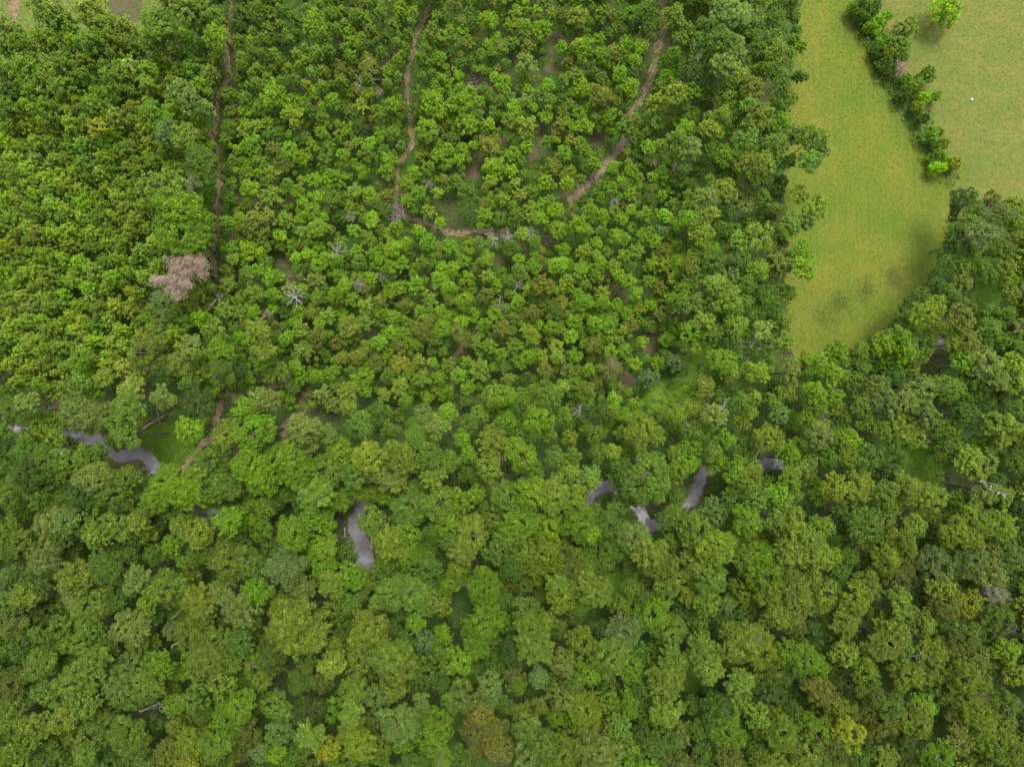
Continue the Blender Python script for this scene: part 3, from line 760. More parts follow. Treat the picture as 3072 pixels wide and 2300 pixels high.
T[(2048, 1534)] = """B100,130,104L B220,230,104e B80,210,70L B420,60,85b B700,100,120L B620,60,70L B800,200,95L B850,280,85L B700,260,85L B890,100,75e B990,290,48B B480,330,110b B540,420,104b B400,290,70G B560,530,85b
B100,360,104L B180,440,85L B160,590,75e B40,560,56L B280,610,48s B720,480,95L B820,410,60L B700,620,104L B640,690,70L B720,720,64o B1190,80,104G B1290,50,70G B1150,180,64g B1440,200,85e B1510,90,64L
B1320,300,85e B1420,350,64e B1390,430,85o B1500,320,56o B1180,480,85L B1130,560,85e B1200,640,54L B1390,590,85L B1650,350,104s B1590,440,64l B1660,470,80L B1900,60,104e B1760,130,85e B1860,160,70e
B2050,100,85e B1960,270,110l B1850,330,95l B2100,280,95l B2000,400,90l B1700,600,85o B1850,600,80y B1550,720,85G B1330,720,85L B1060,740,85L B1000,690,64L B1240,680,46o B1300,860,95L B1400,800,70L
B1450,930,104G B1600,900,85L B1750,880,95o B1850,800,85G B2050,700,95G B1900,950,85o B1650,1020,95L B1800,1060,104e B1450,1040,95e B1930,1110,75e B400,850,120L B320,790,75L B490,900,104e B670,910,75b
B150,900,104L B170,1010,85L B110,830,64L B800,960,95b B880,1000,64b B930,890,64G B1050,920,75L B1170,1030,75b B360,1100,85L B420,1050,60l B350,1230,85L B560,1050,85g B550,1190,95d B900,1170,85o
B740,1160,64d B1290,1310,120o B1360,1270,75G B1240,1200,85G B1500,1340,104L B1560,1260,70b B1030,1330,95e B1000,1270,70e B950,1400,60e B1080,1430,85y B560,1370,110e B480,1320,70e B630,1430,95e B600,1500,60e
B250,1300,104g B280,1420,95b B180,1240,64g B850,1420,104b B800,1540,104L B880,1600,60G B970,1480,75o B300,1600,75o B1430,1480,85g B1300,1600,75L B1650,1570,85b B1900,1300,95e B1950,1380,85y B2050,1350,85L
B2100,1250,85G B1990,1480,104e B2080,1450,60e B1850,1420,64L B2150,1560,85e B1780,1480,75l B2150,1050,75e B2100,900,75b B1080,300,54g B1020,380,60g B560,700,54g B260,730,50d B350,690,50d B860,780,54d B960,820,54g
B1300,180,60g B1560,580,50o B1700,730,64G B1950,800,60g B1700,1180,64g B1600,1130,60g B1830,1180,54g B2000,1000,60g B1080,1130,54d B660,1060,54g B1120,1240,54g B720,1300,54g B470,1540,54g B110,1420,60g
B130,1560,60g B60,1250,54g B1180,1500,54d B1550,1440,54L B1760,1340,54o B1000,1600,60o B1150,1590,54g B500,1610,60g B2160,480,60g B2080,560,50w B2180,180,60g B1700,230,54g B1750,60,54g"""

trees = []        # kind, px, py, r_px, colour, listed
for (ox, oy), s in T.items():
    for tok in s.split():
        a, b, c = tok[1:].split(',')
        trees.append([tok[0], ox + float(a) / 2.16, oy + float(b) / 2.16, float(c[:-1]) / 2.16, c[-1], 1])

wg = np.array([(x, y, r) for x, y, r in WATER_GAPS])
for x, y, r in CREEK:
    for dx, dy in ((0, 0), (30, -22), (-28, 24)):
        qx, qy = x + dx, y + dy
        if not (-10 < qx < 3080) or (np.hypot(wg[:, 0] - qx, wg[:, 1] - qy) < wg[:, 2] + 20).any(): continue
        A = np.array([[t[1], t[2], t[3]] for t in trees])
        if (np.hypot(A[:, 0] - qx, A[:, 1] - qy) < 16).any(): continue
        trees.append(['B', qx, qy, 24 + 8 * rng.uniform(), 'gGLb'[rng.integers(4)], 0])

# filling between the listed crowns, largest first
mask = [(x, y, r) for x, y, r in track_px] + [(x, y, r) for x, y, r in WATER_GAPS] + [(x, y, r * .95) for x, y, r, _ in GLADES] + [(x, y, r * .8) for x, y, r in SOILS]
mask += [(2840, 1432, 26), (2875, 1442, 24), (2915, 1455, 20), (1300, 2262, 30)]
MK = np.array(mask)
mead = np.array(MEADOW_PX, float); past = np.array(PASTURE_PX, float); lawn = np.array(LAWN_PX, float)
grown = lambda P, s: P


def zone(x, y):
    q = np.array([[x, y]])
    if inside(q, mead)[0] or inside(q, past)[0]: return None
    if inside(q, lawn)[0] or (y < 70 and x < 470): return None
    if x > 2380 and y < 560: return None                 # hedge is listed
    if y > 1250 + 60 * math.sin(x * .004) or x > 2040 or (x < 700 and y > 1130): return 'canopy'
    if x < 640 + 20 * math.sin(y * .01) and y < 1180: return 'pine'
    if y < 310 - (x - 650) * .1 and x < 1300: return 'darkpine'
    return 'young'


ZP = {'canopy': ('B', (24, 46), 'ggGGLLlbdeG', .86), 'pine': ('P', (14, 27), 'GGgLLlbGGLe', .70), 'darkpine': ('P', (13, 21), 'gGgdGGg', .74), 'young': ('Y', (8, 23), 'bbbgGLgobebd', .70)}
for r_frac in (1.0, .75, .5, .25, 0.0):
    for _ in range(5200 if r_frac else 8000):
        x, y = rng.uniform(-10, 3082), rng.uniform(-10, 2310)
        z = zone(x, y)
        if not z: continue
        kd, (r0, r1), cols, sp = ZP[z]
        if z == 'canopy' and x > 2000 and y < 1200: r0, r1, sp = 15, 36, .72
        r = r0 + (r1 - r0) * r_frac
        A = np.array([[t[1], t[2], t[3]] for t in trees])
        d = np.hypot(A[:, 0] - x, A[:, 1] - y)
        if (d < sp * (A[:, 2] + r)).any(): continue
        if (np.hypot(MK[:, 0] - x, MK[:, 1] - y) < MK[:, 2] * .85 + r * .75).any(): continue
        trees.append([kd, x, y, r * rng.uniform(.9, 1.12), cols[rng.integers(len(cols))], 0])

# ------------------------------------------------------------------ labels: what the tree looks like and what stands near it
MARKS = [('the long narrow pond', 1082, 1625), ('the curved creek pool', 430, 1362), ('the small creek pool', 265, 1316), ('the grassy creek clearing', 515, 1320), ('the big withered brown tree', 555, 820),
         ('the white dead trees', 1500, 716), ('the brush pile', 1187, 635), ('the pale upper track', 1950, 220), ('the chip-strewn track', 1790, 520), ('the narrow red track', 655, 560),
         ('the middle red track', 1235, 330), ('the hay meadow', 2560, 480), ('the dark meadow patches', 2590, 870), ('the lime hedgerow bush', 2815, 505), ('the lone pasture tree', 2838, 32),
         ('the round green glade', 2760, 1395), ('the twin leaning snags', 2900, 1450), ('the rust-orange tree', 1440, 2200), ('the silvery lobed tree', 865, 1710), ('the forked creek gap', 1930, 1545),
         ('the creek sliver', 1800, 1465), ('the brown creek bend', 2095, 1455), ('the meadow tip', 2390, 1060), ('the grey-brown dying tree', 1830, 1100), ('the bright yellow tree', 292, 384),
         ('the lawn corner', 160, 40), ('the bare red yard', 375, 15), ('the big twin-domed tree', 546, 670), ('the meadow creek pool', 2832, 1018), ('the bare pale trunks', 1320, 2268),
         ('the bottom left corner', 0, 2300), ('the bottom right corner', 3072, 2300), ('the pasture', 2960, 300), ('the grey-branched tree', 2145, 1235), ('the forked dead tree', 2247, 1045),
         ('the narrow water gap', 630, 1541), ('the fallen brown trunk', 468, 1250), ('the grass gap', 725, 2055), ('the shaded glade', 2233, 1617), ('the creek channel', 2484, 1290),
         ('the fallen log', 1395, 1210), ('the upper left edge', 0, 640), ('the middle left edge', 0, 1000), ('the lower left edge', 0, 1700), ('the right edge', 3072, 1560),
         ('the grey withered tree', 2990, 1790), ('the grass strip', 2075, 2005), ('the oval glade', 1871, 1742), ('the small glade', 1366, 1768), ('the olive dome', 1695, 860), ('the bare clearing', 1360, 630),
         ('the top edge', 1500, 0), ('the dark pine edge', 880, 0), ('the upper meadow edge', 2330, 180), ('the olive-brown dome', 445, 1065), ('the broad dome', 890, 1880), ('the fallen grey bough', 444, 2122)]
NOUN = {'B': ('broadleaf_tree', 'broadleaf tree', 'tree'), 'C': ('broadleaf_tree', 'dense lobed tree', 'tree'), 'P': ('pine_tree', 'pine', 'pine tree'), 'Y': ('young_tree', 'young tree', 'young tree'), 'S': ('hedge_bush', 'hedgerow bush', 'bush')}
SIZES = {'B': (28, 38, 47), 'C': (28, 38, 47), 'P': (22, 32, 42), 'Y': (18, 26, 34), 'S': (15, 19, 23)}
DIRS = ['right of', 'lower right of', 'below', 'lower left of', 'left of', 'upper left of', 'above', 'upper right of']


def nearest_mark(x, y):
    return min((math.hypot(x - a, y - b), nm, a, b) for nm, a, b in MARKS)


def describe(t):
    kd, x, y, r, c, _ = t
    s = SIZES[kd]
    size = 'small' if r < s[0] else 'medium-sized' if r < s[1] else 'large' if r < s[2] else 'huge'
    d, nm, a, b = nearest_mark(x, y)
    dr = DIRS[int(round(math.degrees(math.atan2(y - b, x - a)) / 45)) % 8]
    dist = 'just ' if d < 90 else '' if d < 190 else 'well '
    where = f'at {nm}' if d < 22 else f'{dist}{dr} {nm}'
    return f'{size} {WORDS[c]} {NOUN[kd][1]} {where}', nm


COUNT = ['', '', 'two', 'three', 'four', 'five', 'six', 'seven', 'eight', 'nine', 'ten']
ORD = ['', 'second ', 'third ', 'fourth ', 'fifth ', 'sixth ', 'seventh ', 'eighth ', 'ninth ']


def labels_for(T_):
    """A label for each tree; look-alikes by one landmark are told apart by which stands nearer to it."""
    by = {}
    for i, t in enumerate(T_): by.setdefault(describe(t)[0], []).append(i)
    out = [None] * len(T_)
    for lab, ix in by.items():
        ix.sort(key=lambda i: nearest_mark(T_[i][1], T_[i][2])[0])
        n = len(ix)
        for k, i in enumerate(ix):
            if n == 1: out[i] = lab
            elif n == 2: out[i] = lab + (', nearer of two', ', farther of two')[k]
            else: out[i] = lab + f', {ORD[k]}nearest' if k < n - 1 else lab + ', farthest'
            if len(out[i].split()) > 16: out[i] = out[i].replace('medium-sized ', '').replace('large ', '')
    return out


# ------------------------------------------------------------------ plant the trees
HEI = {'B': (13.5, 17.5), 'C': (15, 17), 'P': (7.5, 9.5), 'Y': (3.6, 6.5), 'S': (1.6, 3.0)}
LIMIT = 300
KIND_ORDER = {}
for t in trees:
    KIND_ORDER.setdefault(NOUN[t[0]][0], []).append(t)
singles, rest = [], []
for nm, L in KIND_ORDER.items():
    inf = [t for t in L if -5 < t[1] < 3077 and -5 < t[2] < 2305]
    inf.sort(key=lambda t: -t[3] - 1000 * 0)
    singles += inf[:LIMIT]
    rest += inf[LIMIT:] + [t for t in L if not (-5 < t[1] < 3077 and -5 < t[2] < 2305)]
LABELS = labels_for(singles)


def tree_geometry(t):
    kd, x, y, r, c, listed = t
    lo, hi = HEI[kd]
    h = rng.uniform(lo, hi)
    if kd == 'P' and x < 480 and y < 380: h += 3.5
    if kd == 'Y': h = min(8.5, h * (.7 + r / 45))
    if kd == 'B' and r < 32: h *= .82
    if kd == 'B' and not listed: h *= .80
    zc = h * .80
    if x > 2540 and y < 580:
        h = 3.0 + r * .075
        zc = h * (.62 if x > 2780 and y < 150 else .46)
    R = r * M_PER_PX(zc) * (1.0 if kd in 'PS' else 1.0 if kd == 'Y' else 1.08 if y < 1250 else 1.20)
    p = at(x, y, zc)
    return p, zc, R


def tone(kd, x, y):
    """Leaf colour of each stand: fresh young regrowth, light plantation pine, deep green mature bottomland wood."""
    if kd == 'P': return np.array([1.40, 1.36, 1.2])
    if kd == 'S': return 1.65 if y < 330 else 1.9
    if x > 2540 and y < 580: return 1.4
    if kd == 'Y': return 1.16 - .16 * min(1.0, max(0.0, (y - 600) / 550))
    if x > 2040 and y < 1150: return 1.08
    f = min(1.0, max(0.0, (y - 1330) / 380))
    lo = np.array([.77, .78, .76]) if x < 2250 else np.array([.82, .78, .76])
    return 1.0 + (lo - 1.0) * f


def pick(t, R):
    kd, c = t[0], t[4]
    if kd == 'C': return 'cauli'
    if kd == 'P': return 'pine'
    if c == 'w': return 'sparse'
    if kd in 'YS': return 'young' if (c in 'bgdo' and rng.uniform() < .72) or kd == 'S' else 'whorl'
    if R > 2.55: return 'big' if rng.uniform() < .7 or c not in 'lL' else 'spray'
    return 'spray' if (c in 'lLs' and rng.uniform() < .40) else 'med'


MEAN = np.array((.100, .165, .015))


def jitter_col(c):
    b = np.array(PAL[c])
    if c not in 'kwyB': b = b * (.66 if c in 'rs' else .95) + MEAN * (.34 if c in 'rs' else .05)
    b = b * np.array([1.0, 1.0, .84]) * math.exp(rng.normal() * .09) * (1 + .06 * rng.normal() * np.array([1, 0, -1]))
    return np.clip(b, .004, .5)


for t, lab in zip(singles, LABELS):
    kd, x, y, r, c, listed = t
    p, zc, R = tree_geometry(t)
    name, noun, cat = NOUN[kd]
    mark = describe(t)[1]
    e = empty(name, (p[0], p[1], float(ground_z(np.array([p[0]]), np.array([p[1]]))[0])), rng.uniform(0, 6.28))
    tag(e, lab, cat, f'{noun}s around {mark}')
    key = pick(t, R)
    me, _ = PROTO[key][rng.integers(len(PROTO[key]))]
    cr = obj('crown', me, e, (0, 0, zc))
    k = rng.uniform(.92, 1.1)
    vz = rng.uniform(.9, 1.15) * (1.15 if kd == 'P' else 1.0)
    if x > 2540 and y < 580: vz = max(.7, zc / R / 1.05)
    cr.scale = (R * k, R / k, R * vz)
    cr.rotation_euler = (rng.normal() * .06, rng.normal() * .06, rng.uniform(0, 6.28))
    cc = jitter_col(c) * (1.0 if c in 'yw' else tone(kd, x, y))
    cr.color = (*cc, 1)
    src = PTRUNKS if kd == 'P' else DTRUNKS if c == 'w' else TRUNKS
    tr = obj('trunk', src[rng.integers(len(src))], e)
    tr.scale = (R, R, zc)


# ------------------------------------------------------------------ the remaining small trees and what stands past the frame: one mass
def joined(name, items, label, thin=1.0):
    VV, FF, CC, n0 = [], [], [], 0
    cache = {}
    for key, i, p, s, rz, c in items:
        kk = (key, i)
        if kk not in cache:
            me = PROTO[key][i][0]
            v = np.empty(len(me.vertices) * 3, np.float32); me.vertices.foreach_get('co', v)
            cc = np.empty(len(me.loops) * 4, np.float32); me.color_attributes['tint'].data.foreach_get('color', cc)
            cache[kk] = (v.reshape(-1, 4, 3), cc.reshape(-1, 4, 4)[:, 0, :3])
        v, cc = cache[kk]
        if thin < 1:
            sel = rng.uniform(size=len(v)) < thin
            ctr = v[sel].mean(1, keepdims=True)
            v, cc = ctr + (v[sel] - ctr) * (1 / thin) ** .45, cc[sel]
        ca, sa = math.cos(rz), math.sin(rz)
        w_ = v * np.array(s)
        w_ = np.stack([w_[..., 0] * ca - w_[..., 1] * sa, w_[..., 0] * sa + w_[..., 1] * ca, w_[..., 2]], -1) + np.array(p)
        VV.append(w_.reshape(-1, 3)); CC.append(cc * np.array(c)); n0 += len(v)
    V = np.concatenate(VV)
    o = obj(name, mesh_from(name, V, np.arange(len(V)).reshape(-1, 4), LEAF, np.concatenate(CC)))
    o.color = (1, 1, 1, 1)
    return tag(o, label, kind='stuff')


items = []
for t in rest:
    p, zc, R = tree_geometry(t)
    key = pick(t, R)
    items.append((key, rng.integers(len(PROTO[key])), p, (R, R, R), rng.uniform(0, 6.28), jitter_col(t[4]) * tone(t[0], t[1], t[2])))
if items: joined('undergrowth', items, 'mass of small tree tops filling the gaps between the larger crowns', .35)
belt = []
for _ in range(4000):
    x, y = rng.uniform(-420, 3490), rng.uniform(-330, 2650)
    if -25 < x < 3097 and -25 < y < 2325: continue
    if (y < 150 and (x < 560)) or (x > 2330 and y < 700): continue
    if any(math.hypot(x - b[0], y - b[1]) < 62 for b in belt): continue
    belt.append((x, y))
items = []
for x, y in belt:
    kd = 'P' if x < 700 and y < 1150 else 'Y' if y < 0 and x < 2050 else 'B'
    c = 'gGLlbe'[rng.integers(6)]
    r = 40 if kd != 'B' else rng.uniform(40, 52)
    p, zc, R = tree_geometry([kd, x, y, r, c, 0])
    key = {'P': 'pine', 'Y': 'young', 'B': 'med'}[kd]
    items.append((key, rng.integers(len(PROTO[key])), p, (R, R, R), 0., jitter_col(c)))
joined('woodland', items, 'woodland canopy going on past the edges of the view', .30)

# ------------------------------------------------------------------ low undergrowth on the forest floor
def scatter_shrubs(name, n, keep, cols, rad, per, leaf, label):
    X = rng.uniform(-92, 92, n); Y = rng.uniform(-70, 70, n)
    px = X / M_PER_PX() + 1536; py = 1150 - (Y - CAM_H * math.tan(TILT)) / M_PER_PX()
    ok = keep(px, py) & (creek_gap(X, Y) > .5)
    X, Y, px, py = X[ok], Y[ok], px[ok], py[ok]
    m = len(X)
    rr = rng.uniform(*rad, m)
    C = np.column_stack([X, Y, rr * .8])
    cc = np.array([PAL[c] for c in cols])[rng.integers(len(cols), size=m)]
    V, F, col = tuft_leaves(C, np.tile([0, 0, 1.], (m, 1)), rr, per, leaf, leaf * .65, .25)
    V[:, 2] = np.maximum(V[:, 2], .02)
    o = obj(name, mesh_from(name, V, F, LEAF, col * np.repeat(cc, per, 0)))
    o.color = (1, 1, 1, 1)
    return tag(o, label, kind='stuff')


open_mask = np.array([(x, y, r) for x, y, r in track_px] + [(x, y, r * .9) for x, y, r, _ in GLADES if r > 5] + [(x, y, r * .75) for x, y, r in SOILS] + [(x, y, r * .8) for x, y, r in WATER_GAPS])


def in_open(px, py):
    o = np.zeros(len(px), bool)
    for x, y, r in open_mask: o |= np.hypot(px - x, py - y) < r
    return o


def forest(px, py):
    q = np.column_stack([px, py])
    return ~(inside(q, mead) | inside(q, past) | inside(q, lawn) | in_open(px, py))


scatter_shrubs('undergrowth', 13000, lambda px, py: forest(px, py) & (py > 1260), 'dgdgGd', (.4, 1.25), 22, .27,  # shade put into the leaf colours: darker greens deepen the gaps between crowns
               'low growth with shade painted into its greens under the tall creekside wood')
scatter_shrubs('undergrowth', 13000, lambda px, py: forest(px, py) & (py <= 1260), 'ggGbbbgLG', (.4, 1.2), 22, .25, 'low leafy undergrowth on the forest floor')
scatter_shrubs('weeds', 15000, lambda px, py: in_open(px, py) & forest(px * 0 + 1500, py * 0 + 1000) & (rng.uniform(size=len(px)) < 1), 'bbGLgo', (.14, .50), 9, .18, 'low weeds sprouting on the tracks and in the glades')


HEDGE = np.array([(2575, -60), (2600, 40), (2635, 110), (2665, 190), (2705, 270), (2745, 330), (2775, 400), (2805, 470), (2830, 520), (2850, 505)], float)
HS = catmull(HEDGE, 30)


def near_hedge(px, py):
    d = np.full(len(px), 1e3)
    for x, y in HS[::4]: np.minimum(d, np.hypot(px - x - 12, py - y), out=d)
    return (d < 44) & ((py < 300) | (rng.uniform(size=len(px)) < .5))


scatter_shrubs('hedge_undergrowth', 60000, near_hedge, 'GGLLolLB', (.25, .75), 20, .2, 'brambles and low growth filling the hedgerow')
scatter_shrubs('scrub', 40000, lambda px, py: (np.hypot(px - 1985, py - 1180) < 60) | (np.hypot(px - 2070, py - 1150) < 60), 'gGbo', (.15, .5), 9, .18, 'green scrub and weeds dotted over the glade right of the middle')
scatter_shrubs('scrub', 40000, lambda px, py: (np.hypot(px - 1350, py - 628) < 62) | (np.hypot(px - 1405, py - 640) < 40), 'oGgLo', (.12, .42), 9, .17, 'low grey green scrub in the clearing inside the track loop')


def scatter_grass(name, poly, n, cols, h, label):
    P = np.array([at(x, y, 0)[:2] for x, y in poly])
    lo, hi = np.maximum(P.min(0), [-95, -72]), np.minimum(P.max(0), [95, 72])
    Q = rng.uniform(lo, hi, (n, 2))
    Q = Q[inside(Q, P)]
    m = len(Q)
    C = np.column_stack([Q, np.full(m, .06 + h * .2)])
    N = np.column_stack([rng.normal(size=(m, 2)) * .45, np.full(m, 1.)])
    V, F = leaves(C, N, h * rng.uniform(.7, 1.5, m), h * .6, .1)
    V[:, 2] = np.maximum(V[:, 2], .05)
    cc = np.array(cols)[rng.integers(len(cols), size=m)] * np.exp(rng.normal(size=(m, 1)) * .12)
    o = obj(name, mesh_from(name, V, F, LEAF, cc))
    o.color = (1, 1, 1, 1)
    return tag(o, label, kind='stuff')


scatter_grass('grass', MEADOW_PX, 20000, [(.094, .117, .012), (.103, .121, .015), (.088, .113, .011)], .15, 'tall yellow green hay grass of the meadow')
scatter_grass('grass', PASTURE_PX, 15000, [(.112, .118, .021), (.122, .123, .027), (.095, .108, .016)], .14, 'short dry grass of the pasture')
scatter_grass('grass', LAWN_PX, 9000, [(.08, .12, .02), (.12, .14, .03)], .14, 'mown grass of the lawn corner')
gl = [(425, 1300), (470, 1260), (560, 1290), (600, 1310), (590, 1350), (550, 1390), (500, 1410), (470, 1380), (455, 1355), (420, 1335)]
scatter_grass('grass', gl, 9000, [(.085, .185, .009), (.120, .205, .013)], .22, 'lush green grass of the creek clearing')
for x, y, r in ((2594, 873, 34), (2682, 832, 30), (2478, 943, 46), (2520, 905, 30)):
    c0 = at(x, y, 0)[:2]; rm = r * M_PER_PX()
    m = 520
    Q = c0 + rng.normal(size=(m, 2)) * rm * np.array([.55, .62])
    V, F = leaves(np.column_stack([Q, np.full(m, .09)]), np.column_stack([rng.normal(size=(m, 2)) * .4, np.ones(m)]), .17 * rng.uniform(.6, 1.3, m), .11, .1)
    cc = np.array([(.074, .112, .024), (.086, .116, .018)])[rng.integers(2, size=m)]
    o = obj('weeds', mesh_from('weeds', V, F, LEAF, cc))
    o.color = (1, 1, 1, 1)
    tag(o, 'diffuse patch of darker bluish green weeds in the lower meadow', kind='stuff')

# ------------------------------------------------------------------ dead trees, logs, brush pile, small things
def grow(t, p, d, L, r, depth, spread, out=None):
    """One bough with its twigs into the tube gatherer t."""
    k = 4
    P = [p]
    dd = d.copy()
    for i in range(k):
        dd = unit(dd + rng.normal(size=3) * .16)
        P.append(P[-1] + dd * L / k)
    t.add(np.array(P), np.linspace(r, r * .45, k + 1))
    if depth <= 0: return
    for i in range(rng.integers(3, 5)):
        f = rng.integers(1, k + 1)
        nd = unit(dd + rng.normal(size=3) * spread)
        grow(t, P[f], nd, L * rng.uniform(.45, .7), r * .5, depth - 1, spread)


def dead_tree(px, py, h, R, mat, label, n_br=8, depth=2, crown=None, thick=.16, group=None, name='dead_tree', base=None):
    b = at(px, py, h * .85) if base is None else at(*base, 0)
    e = empty(name, (b[0], b[1], 0), 0)
    tag(e, label, 'dead tree', group)
    t = Tubes(5)
    Z = np.linspace(-.05, h, 6)
    bend = rng.normal(size=2) * .02 * h
    ax = np.column_stack([bend[0] * np.sin(Z / h * 2.5), bend[1] * np.sin(Z / h * 3), Z])
    t.add(ax, np.linspace(thick, thick * .35, 6))
    obj('trunk', t.mesh('trunk', mat), e)
    for i in range(n_br):
        t = Tubes(4)
        f = rng.uniform(.6, .98)
        p = np.array([np.interp(f * h, Z, ax[:, 0]), np.interp(f * h, Z, ax[:, 1]), f * h])
        a = i / n_br * 6.283 + rng.normal() * .3
        d = unit(np.array([math.cos(a), math.sin(a), rng.uniform(.1, .8)]))
        grow(t, p, d, R * rng.uniform(.7, 1.05), thick * .5, depth, .55)
        obj('branch', t.mesh('branch', mat), e)
    if crown:
        c, sc_, zz = crown
        cr = obj('crown', PROTO['sparse'][rng.integers(3)][0], e, (0, 0, zz))
        cr.scale = (sc_, sc_, sc_ * .8)
        cr.color = (*PAL[c], 1)
    return e


W, BW_ = DEADWOOD, BROWNWOOD
G1 = 'white dead trees standing in the woods'
dead_tree(528, 838, 14, 2.6, BW_, 'big withered brown tree with bare twiggy crown, lower half of the dead pair', 12, 2, ('k', 3.9, 12.2), .12)
dead_tree(588, 800, 14.5, 2.2, BW_, 'withered brown tree with grey bare boughs beside the narrow red track', 11, 2, ('k', 2.8, 12.5), .10)
dead_tree(1474, 718, 5.5, 1.15, W, 'left one of the two white dead trees at the end of the pale track', 11, 2, None, .08)
dead_tree(1526, 712, 5.5, 1.15, W, 'right one of the two white dead trees at the end of the pale track', 11, 2, None, .08)
dead_tree(1594, 696, 5, 1.2, W, 'small white dead tree right of the two white dead trees', 9, 2, None, .1)
dead_tree(1552, 850, 4.5, 1.3, W, 'pale grey dead sapling left of the olive dome', 9, 2, ('w', 1.0, 3.7), .06)
dead_tree(1498, 915, 4.5, 1.3, W, 'pale dead sapling with white twigs below the pink-grey sapling', 9, 2, None, .09)
dead_tree(1149, 822, 6, 1.0, W, 'grey dead sapling in the dense young trees left of middle', 8, 2, ('w', 1.1, 4.8), .06)
dead_tree(1075, 855, 6, 1.3, W, 'tan withered sapling beside the grey dead sapling', 8, 2, ('w', 1.2, 4.8), .06)
dead_tree(1739, 1232, 9, 1.3, W, 'white bare dead tree right of the golden-green crowns near the middle', 9, 2, None, .08)
dead_tree(1575, 1424, 8, 1.7, W, 'small white dead tree above the creek sliver', 7, 2, None, .11)
dead_tree(891, 894, 7, 1.8, W, 'white dead top poking out of pale green young trees', 8, 2, None, .1)
dead_tree(655, 900, 6, 1.6, W, 'grey forked dead top below the big withered brown tree', 5, 2, None, .1)
dead_tree(185, 1346, 13, 1.3, W, 'white bare boughs over the canopy left of the small creek pool', 5, 2, None, .09)
dead_tree(988, 596, 5.5, 1.5, W, 'white dead sapling left of the brush pile', 8, 2, None, .09)
dead_tree(1014, 757, 5.5, 1.4, W, 'white star-shaped dead sapling below and left of the brush pile', 8, 2, None, .09)
dead_tree(1102, 240, 5.5, 1.3, W, 'right one of two pale grey dead saplings above the middle red track', 9, 2, None, .08)
dead_tree(1084, 257, 5.5, 1.2, W, 'left one of two pale grey dead saplings above the middle red track', 9, 2, None, .08)
dead_tree(2250, 1045, 12, 1.9, W, 'forked dead tree with curling grey boughs above the meadow tip trees', 7, 2, None, .10)
dead_tree(2150, 1232, 12.5, 1.9, W, 'dead tree with many fine white branches over the grey-green crown', 12, 2, None, .08)
dead_tree(2090, 208, 11, 1.9, W, 'pale dead branchy top left of the upper meadow edge', 6, 2, None, .12)
dead_tree(2085, 162, 11, 1.6, W, 'short pale dead top just above the other dead top by the meadow woods', 5, 2, None, .12)
dead_tree(2985, 1780, 13, 1.8, W, 'grey withered tree with drooping twigs near the right edge', 9, 2, ('w', 2.0, 11.2), .08)
dead_tree(3045, 1905, 11, 1.4, BW_, 'brown bare dead tree at the right edge in a dark gap', 6, 2, None, .12)
dead_tree(0, 0, 15.5, .7, W, 'upper of the twin leaning snags beside the round green glade', 4, 1, None, .17, None, 'dead_tree', (2812, 1424))
dead_tree(0, 0, 16.5, .9, W, 'lower and longer of the twin leaning snags beside the round green glade', 5, 1, None, .19, None, 'dead_tree', (2826, 1444))
dead_tree(0, 0, 16, 1.2, W, 'right one of the bare pale trunks at the bottom edge', 3, 1, None, .20, None, 'dead_tree', (1332, 2232))
dead_tree(0, 0, 15, 1.2, W, 'left one of the bare pale trunks at the bottom edge', 3, 1, None, .15, None, 'dead_tree', (1264, 2236))
dead_tree(0, 0, 17, 2.4, W, 'forked pale dead trunk near the bottom right corner', 4, 1, None, .22, None, 'dead_tree', (2900, 2205))
dead_tree(1830, 1100, 7.5, 1.7, BW_, 'grey-brown dying tree with a twiggy round crown', 12, 2, ('o', 2.4, 6.3), .08)
dead_tree(925, 1300, 13, 1.4, W, 'pale crown with white boughs right of the short bare earth track', 8, 2, None, .07)
dead_tree(2700, 205, 3.2, 1.6, BW_, 'pinkish brown dead brush in the hedgerow', 12, 2, ('k', 1.4, 2.4), .08)
dead_tree(1890, 590, 4.5, 1.0, W, 'pale tan withered sapling below the chip-strewn track', 9, 2, ('w', 1.2, 3.7), .08)


def log(x0, y0, x1, y1, r, mat, label, z=.25, twigs=3):
    a, b = at(x0, y0, z), at(x1, y1, z)
    o = empty('fallen_log', (a[0], a[1], 0))
    tag(o, label, 'log')
    t = Tubes(6)
    d = b - a
    u = np.linspace(0, 1, 6)[:, None]
    P = d * u + np.array([0, 0, z]) + rng.normal(size=(6, 3)) * .06 * np.array([1, 1, .3])
    t.add(P, np.linspace(r, r * .5, 6))
    obj('stem', t.mesh('stem', mat), o)
    for i in range(twigs):
        t = Tubes(4)
        f = rng.integers(2, 6)
        L = np.linalg.norm(d)
        dirv = unit(d / L + rng.normal(size=3) * .5 + np.array([0, 0, .15]))
        dirv[2] = abs(dirv[2])
        grow(t, P[f], dirv, L * rng.uniform(.25, .45), r * .5, 1, .5)
        obj('branch', t.mesh('branch', mat), o)


